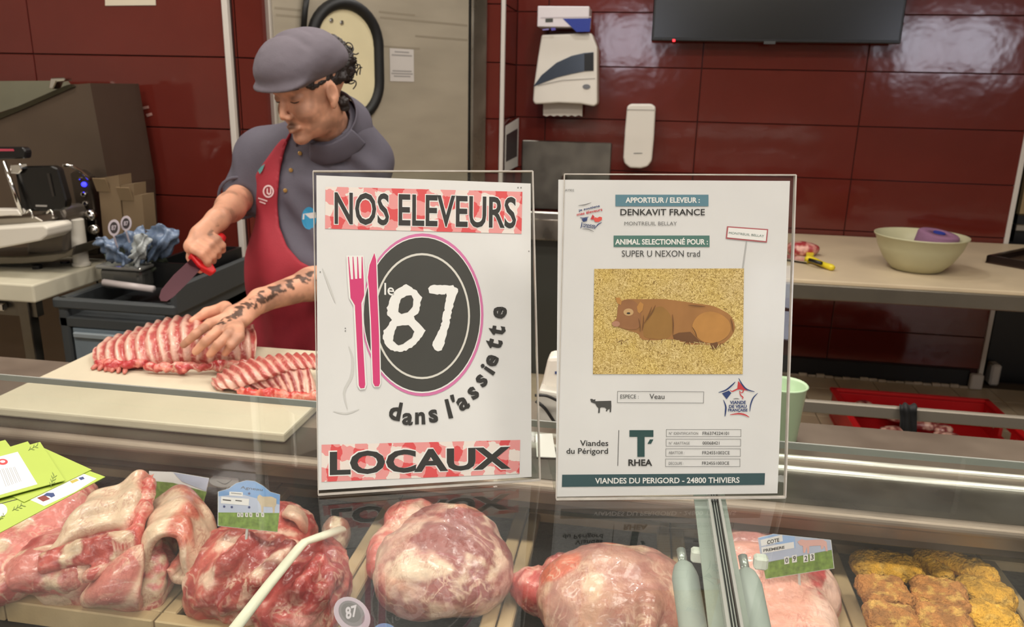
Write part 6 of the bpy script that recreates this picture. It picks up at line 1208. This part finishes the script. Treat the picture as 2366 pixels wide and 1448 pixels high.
decal('teal_tab', [(596, 394), (604, 384), (612, 378), (606, 394), (600, 402)], mat('teal_tab', (92, 158, 156), .5), shirt, .016, per)
# ---- trousers and shoes (behind the counter)
TR = mat('dark_trousers', (38, 38, 44), .8)
lg = [pc(HI+np.array([s_*.085, 0, -.06]), np.array([HI[0]+s_*.09, HI[1]+.01, .46]), .085, .062, .03) for s_ in (-1, 1)]+[pc(np.array([HI[0]+s_*.09, HI[1]+.01, .46]), np.array([HI[0]+s_*.095, HI[1]+.03, .09]), .062, .048, .02) for s_ in (-1, 1)]
Vl, Fl = sdf_mesh(lg, .010, pad=.01); mk('trousers', (Vl, Fl), TR, per, smooth=True)
for s_ in (-1, 1):
    x, y = HI[0]+s_*.095, HI[1]; Vq, Fq = sdf_mesh([pe((x, y-.05, .045), (.045, .12, .042), k=.02), pe((x, y+.03, .06), (.042, .05, .055), k=.02), pplane((x, y, .002), (0, 0, -1))], .008, pad=.01); mk('shoe', (Vq, Fq), mat('shoe_black', (22, 22, 24), .5), per, smooth=True)
# ---- the knife in her hand
kn_ = thing('butcher_knife', 'butcher knife with bright red guard gripped in the raised hand', 'knife', HEEL)
TIP = UY(368, 692, 1.60); kd = dirn(HEEL, TIP); kw = np.cross(kd, dirn(CAM, HEEL)); kw /= np.linalg.norm(kw)
if kw[2] > 0: kw = -kw
LK = np.linalg.norm(TIP-HEEL); kt = np.cross(kd, kw)
bl = [HEEL+kd*a*LK+kw*b for a, b in ((-.02, -.014), (.5, -.016), (.85, -.012), (.97, -.004), (1.0, .004), (.94, .014), (.8, .018), (.4, .019), (-.02, .018))]
mk('blade', prism(np.array(bl)-kt*.0012, kt*.0024), mat('blade_apron_reflection', (66, 34, 42), .3, .6, var=.1, vsc=10), kn_)  # dark purple is the apron's reflection, put into the blade colour
REDH = mat('red_handle', (206, 28, 34), .4)
mk('handle', tube([BUT-ax_*.012, BUT, mid, HEEL], [.010, .0135, .013, .0145], 12), REDH, kn_, smooth=True)
gd = [HEEL+kd*a+kw*b for a, b in ((-.030, -.024), (.006, -.022), (.014, .012), (.004, .046), (-.010, .048), (-.024, .014))]
mk('finger_guard', bevel(prism(np.array(gd)-kt*.010, kt*.020), .004, 2), REDH, kn_)
